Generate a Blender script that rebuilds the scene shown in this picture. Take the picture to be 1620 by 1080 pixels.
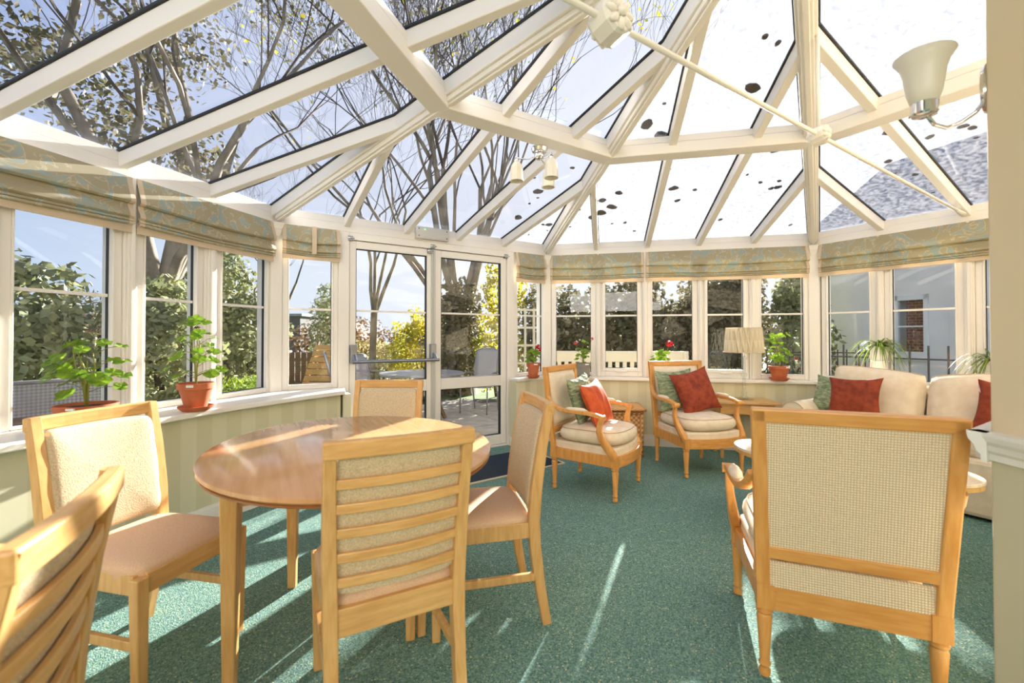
import bpy, math, random
from mathutils import Vector, Matrix
random.seed(7)
SC = bpy.context.scene
for o in list(bpy.data.objects): bpy.data.objects.remove(o)

# ---------------------------------------------------------------- camera
cam_d = bpy.data.cameras.new('camera'); cam = bpy.data.objects.new('camera', cam_d)
SC.collection.objects.link(cam); SC.camera = cam
cam.location = (0, 0, 1.22)
cam.rotation_euler = (math.radians(90) + 0.012, 0, 0)
cam_d.sensor_width = 36; cam_d.lens = 36 * 690 / 1620
cam_d.shift_y = -17 / 1620
cam_d.dof.use_dof = True; cam_d.dof.focus_distance = 4.0; cam_d.dof.aperture_fstop = 2.6
cam_d.clip_start = 0.02; cam_d.clip_end = 500

# ---------------------------------------------------------------- light and exposure
SUN_AZ, SUN_EL = math.radians(22), math.radians(17.3)     # right of straight ahead, above the horizon
SUND = Vector((math.sin(SUN_AZ)*math.cos(SUN_EL), math.cos(SUN_AZ)*math.cos(SUN_EL), math.sin(SUN_EL)))
w = bpy.data.worlds.new('sky'); SC.world = w; w.use_nodes = True
nt = w.node_tree; nt.nodes.clear()
def wn(t, **k):
    n = nt.nodes.new(t)
    for a, b in k.items(): setattr(n, a, b)
    return n
out = wn('ShaderNodeOutputWorld'); bg = wn('ShaderNodeBackground'); tc = wn('ShaderNodeTexCoord')
dot = wn('ShaderNodeVectorMath', operation='DOT_PRODUCT'); dot.inputs[1].default_value = SUND
nt.links.new(tc.outputs['Generated'], dot.inputs[0])
r1 = wn('ShaderNodeMapRange'); r1.inputs['From Min'].default_value = 0.35; r1.inputs['From Max'].default_value = 0.97
nt.links.new(dot.outputs['Value'], r1.inputs['Value'])
sep = wn('ShaderNodeSeparateXYZ'); nt.links.new(tc.outputs['Generated'], sep.inputs[0])
r2 = wn('ShaderNodeMapRange'); r2.inputs['From Min'].default_value = 0.0; r2.inputs['From Max'].default_value = 0.55
nt.links.new(sep.outputs['Z'], r2.inputs['Value'])
m1 = wn('ShaderNodeMix', data_type='RGBA'); m1.inputs['A'].default_value = (0.50, 0.60, 0.74, 1); m1.inputs['B'].default_value = (0.29, 0.37, 0.60, 1)
nt.links.new(r2.outputs[0], m1.inputs['Factor'])
m2 = wn('ShaderNodeMix', data_type='RGBA'); m2.inputs['B'].default_value = (.78, .79, .83, 1)
nt.links.new(r1.outputs[0], m2.inputs['Factor']); nt.links.new(m1.outputs['Result'], m2.inputs['A'])
nt.links.new(m2.outputs['Result'], bg.inputs['Color']); bg.inputs['Strength'].default_value = 1.0
nt.links.new(bg.outputs[0], out.inputs[0])
sd = bpy.data.lights.new('sun', 'SUN'); sun = bpy.data.objects.new('sun', sd); SC.collection.objects.link(sun)
sd.energy = 18.0; sd.angle = math.radians(0.6); sd.color = (1, 0.94, 0.86)
sun.rotation_euler = SUND.to_track_quat('Z', 'Y').to_euler(); sun.location = (5, 12, 8)
ld = bpy.data.lights.new('rear_fill_light', 'AREA'); ll = bpy.data.objects.new('rear_fill_light', ld); SC.collection.objects.link(ll)  # unseen fill lamp added behind the camera to brighten chair backs and floor
ld.shape = 'RECTANGLE'; ld.size = 3.2; ld.size_y = 2.0; ld.energy = 150; ld.color = (1, .95, .88)
ll.location = (-.3, -2.0, 2.38); ll.rotation_euler = (math.radians(25), 0, 0)
SC.view_settings.view_transform = 'Standard'; SC.view_settings.look = 'None'
SC.view_settings.gamma = 1; SC.view_settings.use_curve_mapping = False
SC.view_settings.exposure = 0.43

# ---------------------------------------------------------------- materials
def mat(name, col, rough=0.5, metal=0, **k):
    m = bpy.data.materials.new(name); m.use_nodes = True
    b = m.node_tree.nodes['Principled BSDF']
    b.inputs['Base Color'].default_value = (*col, 1); b.inputs['Roughness'].default_value = rough; b.inputs['Metallic'].default_value = metal
    for a, v in k.items(): b.inputs[a.replace('_', ' ')].default_value = v
    return m
def srgb(r, g, b):
    f = lambda c: (c/255/12.92) if c/255 <= .04045 else ((c/255+.055)/1.055)**2.4
    return (f(r), f(g), f(b))
def nodes(m): return m.node_tree.nodes, m.node_tree.links, m.node_tree.nodes['Principled BSDF']
def noisecol(m, c1, c2, scale, detail=4, stretch=(1, 1, 1), lo=.35, hi=.65, bump=0, bdist=.002, rough=.55, coord='Object'):
    N, L, B = nodes(m)
    t = N.new('ShaderNodeTexCoord'); mp = N.new('ShaderNodeMapping'); mp.inputs['Scale'].default_value = stretch
    L.new(t.outputs[coord], mp.inputs[0])
    n = N.new('ShaderNodeTexNoise'); n.inputs['Scale'].default_value = scale; n.inputs['Detail'].default_value = detail; n.inputs['Roughness'].default_value = rough
    L.new(mp.outputs[0], n.inputs['Vector'])
    r = N.new('ShaderNodeMapRange'); r.inputs['From Min'].default_value = lo; r.inputs['From Max'].default_value = hi
    L.new(n.outputs['Fac'], r.inputs['Value'])
    x = N.new('ShaderNodeMix'); x.data_type = 'RGBA'; x.inputs['A'].default_value = (*c1, 1); x.inputs['B'].default_value = (*c2, 1)
    L.new(r.outputs[0], x.inputs['Factor']); L.new(x.outputs['Result'], B.inputs['Base Color'])
    if bump:
        bp = N.new('ShaderNodeBump'); bp.inputs['Strength'].default_value = bump; bp.inputs['Distance'].default_value = bdist
        L.new(n.outputs['Fac'], bp.inputs['Height']); L.new(bp.outputs[0], B.inputs['Normal'])
    return x
def nmat(name, c1, c2, scale, rough=.6, **k):
    m = mat(name, c1, rough); noisecol(m, c1, c2, scale, **k); return m

M = {}
M['paint'] = mat('white_frame', srgb(238, 234, 226), .32)
M['beam'] = mat('cream_beam', srgb(236, 232, 224), .38)
M['gasket'] = mat('black_gasket', (.02, .02, .022), .5)
M['wood'] = nmat('beech', srgb(222, 178, 116), srgb(204, 156, 94), 9, .34, stretch=(6, 6, .7), bump=.05)
M['woodx'] = nmat('beech_across', srgb(222, 178, 116), srgb(204, 156, 94), 9, .34, stretch=(.7, 6, 6), bump=.05)
M['honey'] = nmat('honey_beech', srgb(224, 166, 94), srgb(208, 146, 74), 9, .30, stretch=(5, 5, .7), bump=.05)
M['honeyx'] = nmat('honey_beech_across', srgb(224, 166, 94), srgb(208, 146, 74), 9, .30, stretch=(.7, 5, 5), bump=.05)
M['tabletop'] = nmat('beech_veneer', srgb(216, 168, 122), srgb(206, 156, 110), 5, .14, stretch=(.6, 9, 1), detail=2)
M['edge'] = mat('brown_edge', srgb(150, 96, 52), .35)
M['seat'] = nmat('peach_velvet', srgb(226, 192, 160), srgb(212, 176, 144), 260, .85, bump=.3, bdist=.001)
M['boucle'] = nmat('cream_boucle', srgb(226, 208, 176), srgb(196, 174, 138), 220, .9, bump=.9, bdist=.003)
M['cream'] = nmat('cream_upholstery', srgb(236, 222, 198), srgb(224, 208, 182), 14, .85, bump=.15, bdist=.004)
M['piping'] = mat('cream_piping', srgb(200, 178, 146), .8)
M['rust'] = nmat('rust_velvet', srgb(156, 66, 34), srgb(120, 42, 20), 18, .6, bump=.2, bdist=.004)
M['rust'].node_tree.nodes['Principled BSDF'].inputs['Roughness'].default_value = .8
M['orange'] = nmat('orange_velvet', srgb(214, 92, 36), srgb(184, 68, 24), 18, .6, bump=.2, bdist=.004)
M['sage'] = nmat('sage_pleats', srgb(160, 172, 138), srgb(112, 130, 98), 26, .8, stretch=(1, .4, 2.2), bump=1, bdist=.02, detail=1)
M['terra'] = nmat('terracotta', srgb(198, 112, 72), srgb(178, 94, 58), 10, .7)
M['greypot'] = mat('grey_pot', srgb(138, 136, 130), .5)
M['soil'] = mat('soil', (.03, .02, .012), .95)
M['chrome'] = mat('chrome', (.75, .75, .77), .12, 1)
M['steel'] = mat('brushed_steel', srgb(150, 154, 160), .32, .9)
M['greybox'] = mat('grey_plastic', srgb(196, 194, 186), .5)
M['led'] = mat('green_led', (0, .6, .1), .4, Emission_Color=(.1, 1, .2, 1), Emission_Strength=3)
M['pleat'] = mat('pleated_fabric', srgb(226, 216, 188), .85)
M['shade'] = mat('opal_glass', srgb(236, 230, 214), .35, Subsurface_Weight=0, Transmission_Weight=0)
M['mat'] = nmat('navy_mat', srgb(24, 38, 52), srgb(34, 52, 66), 120, .95)
M['matedge'] = mat('pale_edge', srgb(216, 206, 178), .6)
M['white'] = mat('white_label', (.85, .85, .85), .5)
M['bark'] = nmat('grey_bark', srgb(164, 152, 134), srgb(110, 100, 88), 5, .9, stretch=(1, 1, .35), bump=.5, bdist=.03)
M['darkbark'] = nmat('dark_bark', srgb(98, 84, 72), srgb(66, 56, 48), 5, .9)
M['metalg'] = mat('garden_metal', srgb(158, 156, 156), .45, .3)
M['mesh'] = mat('mesh_fabric', srgb(176, 172, 168), .7)
M['teak'] = nmat('weathered_teak', srgb(150, 118, 88), srgb(116, 88, 64), 8, .7, stretch=(1, 8, 8))
M['cream_timber'] = mat('cream_timber', srgb(244, 230, 196), .6)
M['iron'] = mat('dark_iron', srgb(70, 68, 72), .5, .3)
M['redpost'] = mat('red_post', srgb(206, 84, 62), .5)
M['render'] = nmat('pale_render', srgb(240, 238, 236), srgb(232, 230, 230), 3, .9)
M['slate'] = nmat('slate_roof', srgb(168, 170, 178), srgb(140, 142, 152), 6, .8, stretch=(1, 1, 4))
M['tiles'] = nmat('clay_tiles', srgb(186, 96, 66), srgb(150, 74, 52), 8, .8)
M['darkwall'] = mat('dark_barn', srgb(92, 92, 96), .8)
M['darkglass'] = mat('dark_glass', (.03, .035, .045), .08)
M['lawn'] = nmat('grass', srgb(112, 134, 66), srgb(84, 108, 50), 6, .95, detail=8)
M['slab'] = nmat('sandstone', srgb(206, 192, 172), srgb(176, 164, 148), 5, .8, bump=.1)
M['joint'] = mat('joint_sand', srgb(110, 100, 88), .95)
M['road'] = nmat('gravel', srgb(160, 152, 142), srgb(130, 124, 116), 20, .95)
M['pier'] = mat('cream_wall_paint', srgb(232, 214, 180), .75)
M['sage_wall'] = mat('sage_wall_paint', srgb(206, 200, 172), .75)
M['ceil'] = mat('ceiling_paint', srgb(240, 236, 228), .8)
M['debris'] = mat('wet_leaf', srgb(72, 62, 52), .7)
M['coffee'] = nmat('pale_ash', srgb(236, 220, 198), srgb(226, 206, 180), 6, .2, stretch=(.6, 6, 1))

def leafmat(name, c1, c2, tr=.35, scale=3):
    m = mat(name, c1, .5)
    x = noisecol(m, c1, c2, scale, detail=5, lo=.3, hi=.7, coord='Object')
    N, L, B = nodes(m)
    t = N.new('ShaderNodeBsdfTranslucent'); L.new(x.outputs['Result'], t.inputs['Color'])
    mx = N.new('ShaderNodeMixShader'); mx.inputs[0].default_value = tr
    L.new(B.outputs[0], mx.inputs[1]); L.new(t.outputs[0], mx.inputs[2]); L.new(mx.outputs[0], N['Material Output'].inputs[0])
    return m
M['geran'] = leafmat('geranium_leaf', srgb(150, 180, 50), srgb(96, 138, 36), .4, 30)
M['strap'] = leafmat('spider_leaf', srgb(150, 168, 70), srgb(92, 120, 44), .4, 20)
M['ever'] = leafmat('evergreen_leaf', srgb(186, 188, 138), srgb(104, 116, 76), .3, 1.2)
M['darkever'] = leafmat('dark_evergreen', srgb(150, 138, 104), srgb(84, 88, 62), .35, 1.2)
M['yellow'] = leafmat('yellow_leaf', srgb(226, 206, 70), srgb(140, 150, 52), .45, 1.5)
M['pale'] = leafmat('pale_shrub', srgb(214, 196, 132), srgb(158, 152, 86), .35, 1.5)
M['bright'] = leafmat('bright_green', srgb(170, 190, 60), srgb(120, 150, 48), .35, 1.5)
M['brown'] = leafmat('brown_leaf', srgb(146, 112, 80), srgb(112, 96, 70), .3, 1.2)
M['petal'] = leafmat('red_petal', srgb(222, 36, 44), srgb(190, 16, 34), .3, 30)
M['pink'] = leafmat('pink_petal', srgb(240, 120, 120), srgb(226, 90, 96), .3, 30)
M['deadpetal'] = mat('withered_petal', srgb(70, 22, 26), .7)
M['stem'] = mat('green_stem', srgb(148, 152, 70), .6)

def carpet():
    m = mat('green_carpet', (0, 0, 0), .95); N, L, B = nodes(m)
    t = N.new('ShaderNodeTexCoord')
    v = N.new('ShaderNodeTexVoronoi'); v.inputs['Scale'].default_value = 210; L.new(t.outputs['Object'], v.inputs['Vector'])
    r = N.new('ShaderNodeValToRGB'); L.new(v.outputs['Color'], r.inputs[0])
    cr = r.color_ramp; cr.interpolation = 'CONSTANT'
    cols = [(0, (66, 104, 96)), (.22, (90, 130, 120)), (.5, (114, 150, 138)), (.68, (138, 168, 150)), (.8, (100, 134, 148)), (.9, (204, 202, 166)), (.96, (52, 78, 78))]
    cr.elements[0].position = 0; cr.elements[0].color = (*srgb(*cols[0][1]), 1); cr.elements[1].position = cols[1][0]; cr.elements[1].color = (*srgb(*cols[1][1]), 1)
    for p, c in cols[2:]:
        e = cr.elements.new(p); e.color = (*srgb(*c), 1)
    L.new(r.outputs[0], B.inputs['Base Color'])
    bp = N.new('ShaderNodeBump'); bp.inputs['Strength'].default_value = .6; bp.inputs['Distance'].default_value = .003
    L.new(v.outputs['Distance'], bp.inputs['Height']); L.new(bp.outputs[0], B.inputs['Normal'])
    return m
M['carpet'] = carpet()
def stripes():
    m = mat('striped_wallpaper', (0, 0, 0), .7); N, L, B = nodes(m)
    t = N.new('ShaderNodeTexCoord'); s = N.new('ShaderNodeSeparateXYZ'); L.new(t.outputs['Object'], s.inputs[0])
    a = N.new('ShaderNodeMath'); a.operation = 'MULTIPLY'; a.inputs[1].default_value = 2*math.pi/.2; L.new(s.outputs['X'], a.inputs[0])
    b = N.new('ShaderNodeMath'); b.operation = 'SINE'; L.new(a.outputs[0], b.inputs[0])
    r = N.new('ShaderNodeMapRange'); r.inputs['From Min'].default_value = -.12; r.inputs['From Max'].default_value = .12; L.new(b.outputs[0], r.inputs['Value'])
    x = N.new('ShaderNodeMix'); x.data_type = 'RGBA'; x.inputs['A'].default_value = (*srgb(216, 212, 184), 1); x.inputs['B'].default_value = (*srgb(208, 203, 171), 1)
    L.new(r.outputs[0], x.inputs['Factor']); L.new(x.outputs['Result'], B.inputs['Base Color']); return m
M['paper'] = stripes()
def floral():
    m = mat('floral_blind', (0, 0, 0), .75); N, L, B = nodes(m)
    t = N.new('ShaderNodeTexCoord'); mp = N.new('ShaderNodeMapping'); mp.inputs['Rotation'].default_value = (0, .6, 0); mp.inputs['Scale'].default_value = (1, 1, 1.0)
    L.new(t.outputs['Object'], mp.inputs[0])
    n = N.new('ShaderNodeTexNoise'); n.inputs['Scale'].default_value = 6; n.inputs['Detail'].default_value = 3; n.inputs['Distortion'].default_value = 2.0
    L.new(mp.outputs[0], n.inputs['Vector'])
    r = N.new('ShaderNodeValToRGB'); L.new(n.outputs['Fac'], r.inputs[0]); cr = r.color_ramp
    cr.elements[0].position = .56; cr.elements[0].color = (*srgb(184, 174, 142), 1); cr.elements[1].position = .585; cr.elements[1].color = (*srgb(166, 180, 172), 1)
    e = cr.elements.new(.535); e.color = (*srgb(208, 200, 172), 1); e = cr.elements.new(.51); e.color = (*srgb(182, 172, 140), 1)
    e = cr.elements.new(.66); e.color = (*srgb(168, 182, 174), 1); e = cr.elements.new(.68); e.color = (*srgb(186, 176, 144), 1)
    L.new(r.outputs[0], B.inputs['Base Color'])
    tr = N.new('ShaderNodeBsdfTranslucent'); L.new(r.outputs[0], tr.inputs[0]); mx = N.new('ShaderNodeMixShader'); mx.inputs[0].default_value = .25
    L.new(B.outputs[0], mx.inputs[1]); L.new(tr.outputs[0], mx.inputs[2]); L.new(mx.outputs[0], N['Material Output'].inputs[0]); return m
M['floral'] = floral()
M['band'] = leafmat('peach_band', srgb(230, 212, 184), srgb(222, 204, 176), .25, 8)
def cane():
    m = mat('woven_cane', (0, 0, 0), .8); N, L, B = nodes(m)
    t = N.new('ShaderNodeTexCoord'); s = N.new('ShaderNodeSeparateXYZ'); L.new(t.outputs['Object'], s.inputs[0])
    def sn(o):
        a = N.new('ShaderNodeMath'); a.operation = 'MULTIPLY'; a.inputs[1].default_value = 2*math.pi/.0085; L.new(s.outputs[o], a.inputs[0])
        b = N.new('ShaderNodeMath'); b.operation = 'SINE'; L.new(a.outputs[0], b.inputs[0]); return b
    a, b = sn('X'), sn('Z'); q = N.new('ShaderNodeMath'); q.operation = 'ADD'; L.new(a.outputs[0], q.inputs[0]); L.new(b.outputs[0], q.inputs[1])
    r = N.new('ShaderNodeMapRange'); r.inputs['From Min'].default_value = .2; r.inputs['From Max'].default_value = 1.3; L.new(q.outputs[0], r.inputs['Value'])
    x = N.new('ShaderNodeMix'); x.data_type = 'RGBA'; x.inputs['A'].default_value = (*srgb(220, 194, 154), 1); x.inputs['B'].default_value = (*srgb(252, 244, 224), 1)
    L.new(r.outputs[0], x.inputs['Factor']); L.new(x.outputs['Result'], B.inputs['Base Color'])
    bp = N.new('ShaderNodeBump'); bp.inputs['Strength'].default_value = .5; bp.inputs['Distance'].default_value = .002
    L.new(q.outputs[0], bp.inputs['Height']); L.new(bp.outputs[0], B.inputs['Normal']); return m
M['cane'] = cane()
def wicker():
    m = mat('wicker', (0, 0, 0), .6); N, L, B = nodes(m)
    t = N.new('ShaderNodeTexCoord'); ch = N.new('ShaderNodeTexChecker'); ch.inputs['Scale'].default_value = 42; L.new(t.outputs['Object'], ch.inputs['Vector'])
    ch.inputs['Color1'].default_value = (*srgb(228, 182, 122), 1); ch.inputs['Color2'].default_value = (*srgb(176, 122, 70), 1)
    L.new(ch.outputs['Color'], B.inputs['Base Color']); bp = N.new('ShaderNodeBump'); bp.inputs['Distance'].default_value = .004
    L.new(ch.outputs['Fac'], bp.inputs['Height']); L.new(bp.outputs[0], B.inputs['Normal']); return m
M['wicker'] = wicker()
def brickmat():
    m = mat('brickwork', (0, 0, 0), .85); N, L, B = nodes(m)
    t = N.new('ShaderNodeTexCoord'); mp = N.new('ShaderNodeMapping'); mp.inputs['Rotation'].default_value = (math.radians(90), 0, 0); L.new(t.outputs['Object'], mp.inputs[0])
    b = N.new('ShaderNodeTexBrick'); b.inputs['Scale'].default_value = 4.4; b.inputs['Color1'].default_value = (*srgb(176, 92, 64), 1); b.inputs['Color2'].default_value = (*srgb(150, 74, 54), 1); b.inputs['Mortar'].default_value = (*srgb(214, 196, 176), 1)
    L.new(mp.outputs[0], b.inputs['Vector']); L.new(b.outputs['Color'], B.inputs['Base Color']); return m
M['brick'] = brickmat()
def glass(name, tint=(.97, .98, .98), f0=.022, dirt=0, rough=0.0):
    m = bpy.data.materials.new(name); m.use_nodes = True; N, L = m.node_tree.nodes, m.node_tree.links; N.clear()
    o = N.new('ShaderNodeOutputMaterial'); t = N.new('ShaderNodeBsdfTransparent'); t.inputs[0].default_value = (*tint, 1)
    g = N.new('ShaderNodeBsdfGlossy'); g.inputs['Roughness'].default_value = rough
    lw_ = N.new('ShaderNodeLayerWeight'); pw = N.new('ShaderNodeMath'); pw.operation = 'POWER'; pw.inputs[1].default_value = 4.0; L.new(lw_.outputs['Facing'], pw.inputs[0])
    fr = N.new('ShaderNodeMath'); fr.operation = 'MULTIPLY_ADD'; fr.inputs[1].default_value = .5; fr.inputs[2].default_value = f0; L.new(pw.outputs[0], fr.inputs[0])
    mx = N.new('ShaderNodeMixShader'); L.new(fr.outputs[0], mx.inputs[0]); L.new(t.outputs[0], mx.inputs[1]); L.new(g.outputs[0], mx.inputs[2])
    last = mx
    if dirt:
        d = N.new('ShaderNodeBsdfTranslucent'); d.inputs[0].default_value = (.9, .92, .95, 1)
        tc = N.new('ShaderNodeTexCoord'); n = N.new('ShaderNodeTexNoise'); n.inputs['Scale'].default_value = 32; n.inputs['Detail'].default_value = 6; L.new(tc.outputs['Object'], n.inputs['Vector'])
        r = N.new('ShaderNodeMapRange'); r.inputs['From Min'].default_value = .35; r.inputs['From Max'].default_value = .75; r.inputs['To Max'].default_value = dirt; L.new(n.outputs['Fac'], r.inputs['Value'])
        m3 = N.new('ShaderNodeMixShader'); L.new(r.outputs[0], m3.inputs[0]); L.new(mx.outputs[0], m3.inputs[1]); L.new(d.outputs[0], m3.inputs[2]); last = m3
    L.new(last.outputs[0], o.inputs[0]); return m
M['glass'] = glass('window_glass')
M['roofglass'] = glass('roof_glass', (.93, .95, .99), .03)
M['dirtyglass'] = glass('dusty_roof_glass', (.95, .96, .98), .03, .13)
M['crystal'] = glass('clear_lamp_glass', (.93, .95, .95), .08)

# ---------------------------------------------------------------- mesh helpers
class MB:
    def __init__(s): s.v = []; s.f = []
    def add(s, vs, fs, Mx=None):
        b = len(s.v)
        s.v += [tuple(Mx @ Vector(v)) for v in vs] if Mx is not None else [tuple(v) for v in vs]
        s.f += [tuple(b+i for i in f) for f in fs]; return s
    def box(s, x0, x1, y0, y1, z0, z1, Mx=None):
        return s.add([(x0,y0,z0),(x1,y0,z0),(x1,y1,z0),(x0,y1,z0),(x0,y0,z1),(x1,y0,z1),(x1,y1,z1),(x0,y1,z1)],
                     [(0,3,2,1),(4,5,6,7),(0,1,5,4),(1,2,6,5),(2,3,7,6),(3,0,4,7)], Mx)
    def beam(s, p0, p1, w, h, up=(0, 0, 1), w1=None, h1=None, drop=0):
        p0, p1 = Vector(p0), Vector(p1); d = (p1-p0).normalized(); x = d.cross(Vector(up))
        if x.length < 1e-5: x = d.cross(Vector((1, 0, 0)))
        x.normalize(); u = x.cross(d); w1 = w1 or w; h1 = h1 or h; V = []
        for p, a, b in ((p0, w, h), (p1, w1, h1)):
            c = p - u*drop
            V += [c-x*a/2-u*b/2, c+x*a/2-u*b/2, c+x*a/2+u*b/2, c-x*a/2+u*b/2]
        return s.add(V, [(0,1,2,3),(7,6,5,4),(0,4,5,1),(1,5,6,2),(2,6,7,3),(3,7,4,0)])
    def sweep(s, pts, sec, up=(0, 0, 1), scale=None, cap=True):
        """section points (a,b): a sideways, b upwards"""
        pts = [Vector(p) for p in pts]; n = len(sec); V = []; F = []
        for i, p in enumerate(pts):
            d = (pts[min(i+1, len(pts)-1)] - pts[max(i-1, 0)]).normalized()
            x = d.cross(Vector(up))
            if x.length < 1e-4: x = d.cross(Vector((0, 1, 0)))
            x.normalize(); u = x.cross(d); k = scale[i] if scale else 1
            V += [p + x*a*k + u*b*k for a, b in sec]
        for i in range(len(pts)-1):
            for j in range(n):
                k = (j+1) % n; F.append((i*n+j, i*n+k, (i+1)*n+k, (i+1)*n+j))
        if cap: F.append(tuple(range(n))[::-1]); F.append(tuple((len(pts)-1)*n+j for j in range(n)))
        return s.add(V, F)
    def tube(s, pts, r, n=8, cap=True):
        rs = r if isinstance(r, (list, tuple)) else None
        sec = [(math.cos(2*math.pi*i/n), math.sin(2*math.pi*i/n)) for i in range(n)]
        return s.sweep(pts, sec, up=(.013, .021, 1), scale=rs or [r]*len(pts), cap=cap)
    def lathe(s, prof, n=20, c=(0, 0, 0), Mx=None, cap=True):
        V = []; F = []; m = len(prof)
        for r, z in prof:
            for i in range(n):
                a = 2*math.pi*i/n; V.append((c[0]+r*math.cos(a), c[1]+r*math.sin(a), c[2]+z))
        for j in range(m-1):
            for i in range(n):
                k = (i+1) % n; F.append((j*n+i, j*n+k, (j+1)*n+k, (j+1)*n+i))
        if cap: F.append(tuple(range(n))[::-1]); F.append(tuple((m-1)*n+i for i in range(n)))
        return s.add(V, F, Mx)
    def prism(s, poly, z0, z1, Mx=None):
        n = len(poly); V = [(x, y, z0) for x, y in poly] + [(x, y, z1) for x, y in poly]
        F = [tuple(range(n))[::-1], tuple(range(n, 2*n))] + [(i, (i+1) % n, n+(i+1) % n, n+i) for i in range(n)]
        return s.add(V, F, Mx)
    def slab3(s, poly, nrm, t):
        n = len(poly); nv = Vector(nrm)*t; V = [Vector(p) for p in poly] + [Vector(p)+nv for p in poly]
        F = [tuple(range(n))[::-1], tuple(range(n, 2*n))] + [(i, (i+1) % n, n+(i+1) % n, n+i) for i in range(n)]
        return s.add(V, F)
    def grid(s, fn, nu, nv, closed_u=False):
        V = [fn(i/(nu if closed_u else nu-1), j/(nv-1)) for j in range(nv) for i in range(nu)]; F = []
        for j in range(nv-1):
            for i in range(nu if closed_u else nu-1):
                k = (i+1) % nu; F.append((j*nu+i, j*nu+k, (j+1)*nu+k, (j+1)*nu+i))
        return s.add(V, F)
    def leaf(s, c, nrm, size, asp=.6):
        nrm = Vector(nrm).normalized(); a = nrm.orthogonal().normalized(); b = nrm.cross(a)
        t = random.random()*6.28; u = a*math.cos(t)+b*math.sin(t); v = nrm.cross(u); c = Vector(c)
        b0 = len(s.v); s.v += [tuple(c-u*size), tuple(c+v*size*asp), tuple(c+u*size), tuple(c-v*size*asp)]; s.f.append((b0, b0+1, b0+2, b0+3)); return s
    def mesh(s, name, m, smooth=False):
        me = bpy.data.meshes.new(name); me.from_pydata(s.v, [], s.f); me.materials.append(m)
        if smooth: me.polygons.foreach_set('use_smooth', [True]*len(me.polygons))
        me.update(); return me
    def build(s, name, m, parent=None, smooth=False, Mx=None, bevel=0, fixn=False, sub=0, angle=None):
        me = s.mesh(name, m, smooth)
        if fixn:
            import bmesh
            bm = bmesh.new(); bm.from_mesh(me); bmesh.ops.recalc_face_normals(bm, faces=bm.faces); bm.to_mesh(me); bm.free()
        if smooth and angle: me.set_sharp_from_angle(angle=math.radians(angle))
        o = bpy.data.objects.new(name, me); SC.collection.objects.link(o)
        if Mx is not None: o.matrix_world = Mx
        if parent is not None: o.parent = parent
        if bevel:
            b = o.modifiers.new('bevel', 'BEVEL'); b.width = bevel; b.segments = 2; b.limit_method = 'ANGLE'; b.angle_limit = .6
        if sub:
            b = o.modifiers.new('subd', 'SUBSURF'); b.levels = sub; b.render_levels = sub
        return o
def tag(o, label=None, cat=None, group=None, kind=None):
    for k, v in (('label', label), ('category', cat), ('group', group), ('kind', kind)):
        if v: o[k] = v
    return o
def thing(name, label, cat, loc=(0, 0, 0), rz=0, group=None, kind=None, Mx=None):
    o = bpy.data.objects.new(name, None); SC.collection.objects.link(o); o.empty_display_size = .1
    if Mx is not None: o.matrix_world = Mx
    else: o.location = loc; o.rotation_euler = (0, 0, rz)
    return tag(o, label, cat, group, kind)
def copy_tree(o, parent=None):
    c = o.copy(); SC.collection.objects.link(c)
    if parent is not None: c.parent = parent
    for ch in list(o.children): copy_tree(ch, c)
    return c
def V2(a, b, t): return (a[0]+(b[0]-a[0])*t, a[1]+(b[1]-a[1])*t)

# ---------------------------------------------------------------- plan of the conservatory
def cs(a): a = math.radians(a); return Vector((math.cos(a), math.sin(a)))
pB, pC, pD = Vector((-1.988, 3.666)), Vector((.414, 5.18)), Vector((3.185, 4.596))
pA = pB - 2.84*cs(74); pE = pD + 1.87*cs(-58); pZ = pA + 1.92*cs(-58)
pO = Vector((1.0, 1.49)); pR = pO + .39*cs(-58)
EAVE, ETOP, APEX = 2.17, 2.315, 2.97
class Wall:
    def __init__(s, a, b):
        s.a, s.b = a, b; s.L = (b-a).length; s.d = (b-a)/s.L; s.n = Vector((s.d.y, -s.d.x))
        ang = math.atan2(s.d.y, s.d.x); s.M = Matrix.Translation((a.x, a.y, 0)) @ Matrix.Rotation(ang, 4, 'Z')
    def p(s, t, off=0, z=0): q = s.a + s.d*t + s.n*off; return Vector((q.x, q.y, z))
    def box(s, mb, s0, s1, o0, o1, z0, z1): return mb.box(s0, s1, -o1, -o0, z0, z1)
WZ, WA, WB, WC, WD = Wall(pZ, pA), Wall(pA, pB), Wall(pB, pC), Wall(pC, pD), Wall(pD, pE)

# floor
mb = MB(); mb.box(-6, 8, -5, 8, -.06, 0)
fl = []
poly = [WZ.p(0, -.1), WA.p(0, -.1), WB.p(0, -.1), WC.p(0, -.1), WD.p(0, -.1), WD.p(WD.L, -.1)]
poly = [(q.x, q.y) for q in poly] + [(5.2, 1.0), (5.2, -4.2), (-3.4, -4.2), (-3.4, -1.2)]
fo = MB().prism(poly[::-1], -.05, 0).build('floor', M['carpet'], fixn=True)
tag(fo, 'green speckled carpet covering the conservatory floor', 'floor', kind='structure')
# entrance mat set in the carpet
u1, v1 = Vector((.82, .572)), Vector((-.572, .82)); c0 = Vector((.50, 4.19))
corn = [c0, c0 - u1*1.75, c0 - u1*1.75 + v1*.62, c0 + v1*.62]
em = thing('entrance_mat', 'navy ribbed entrance mat with pale edging inside the glazed doors', 'doormat')
MB().prism([tuple(c) for c in corn], 0.0, .006).build('mat_pile', M['mat'], em, fixn=True)
for a, b in ((0, 1), (0, 3)):
    p, q = corn[a], corn[b]; MB().beam((p.x, p.y, .005), (q.x, q.y, .005), .02, .009).build('edging_strip', M['matedge'], em)

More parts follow.
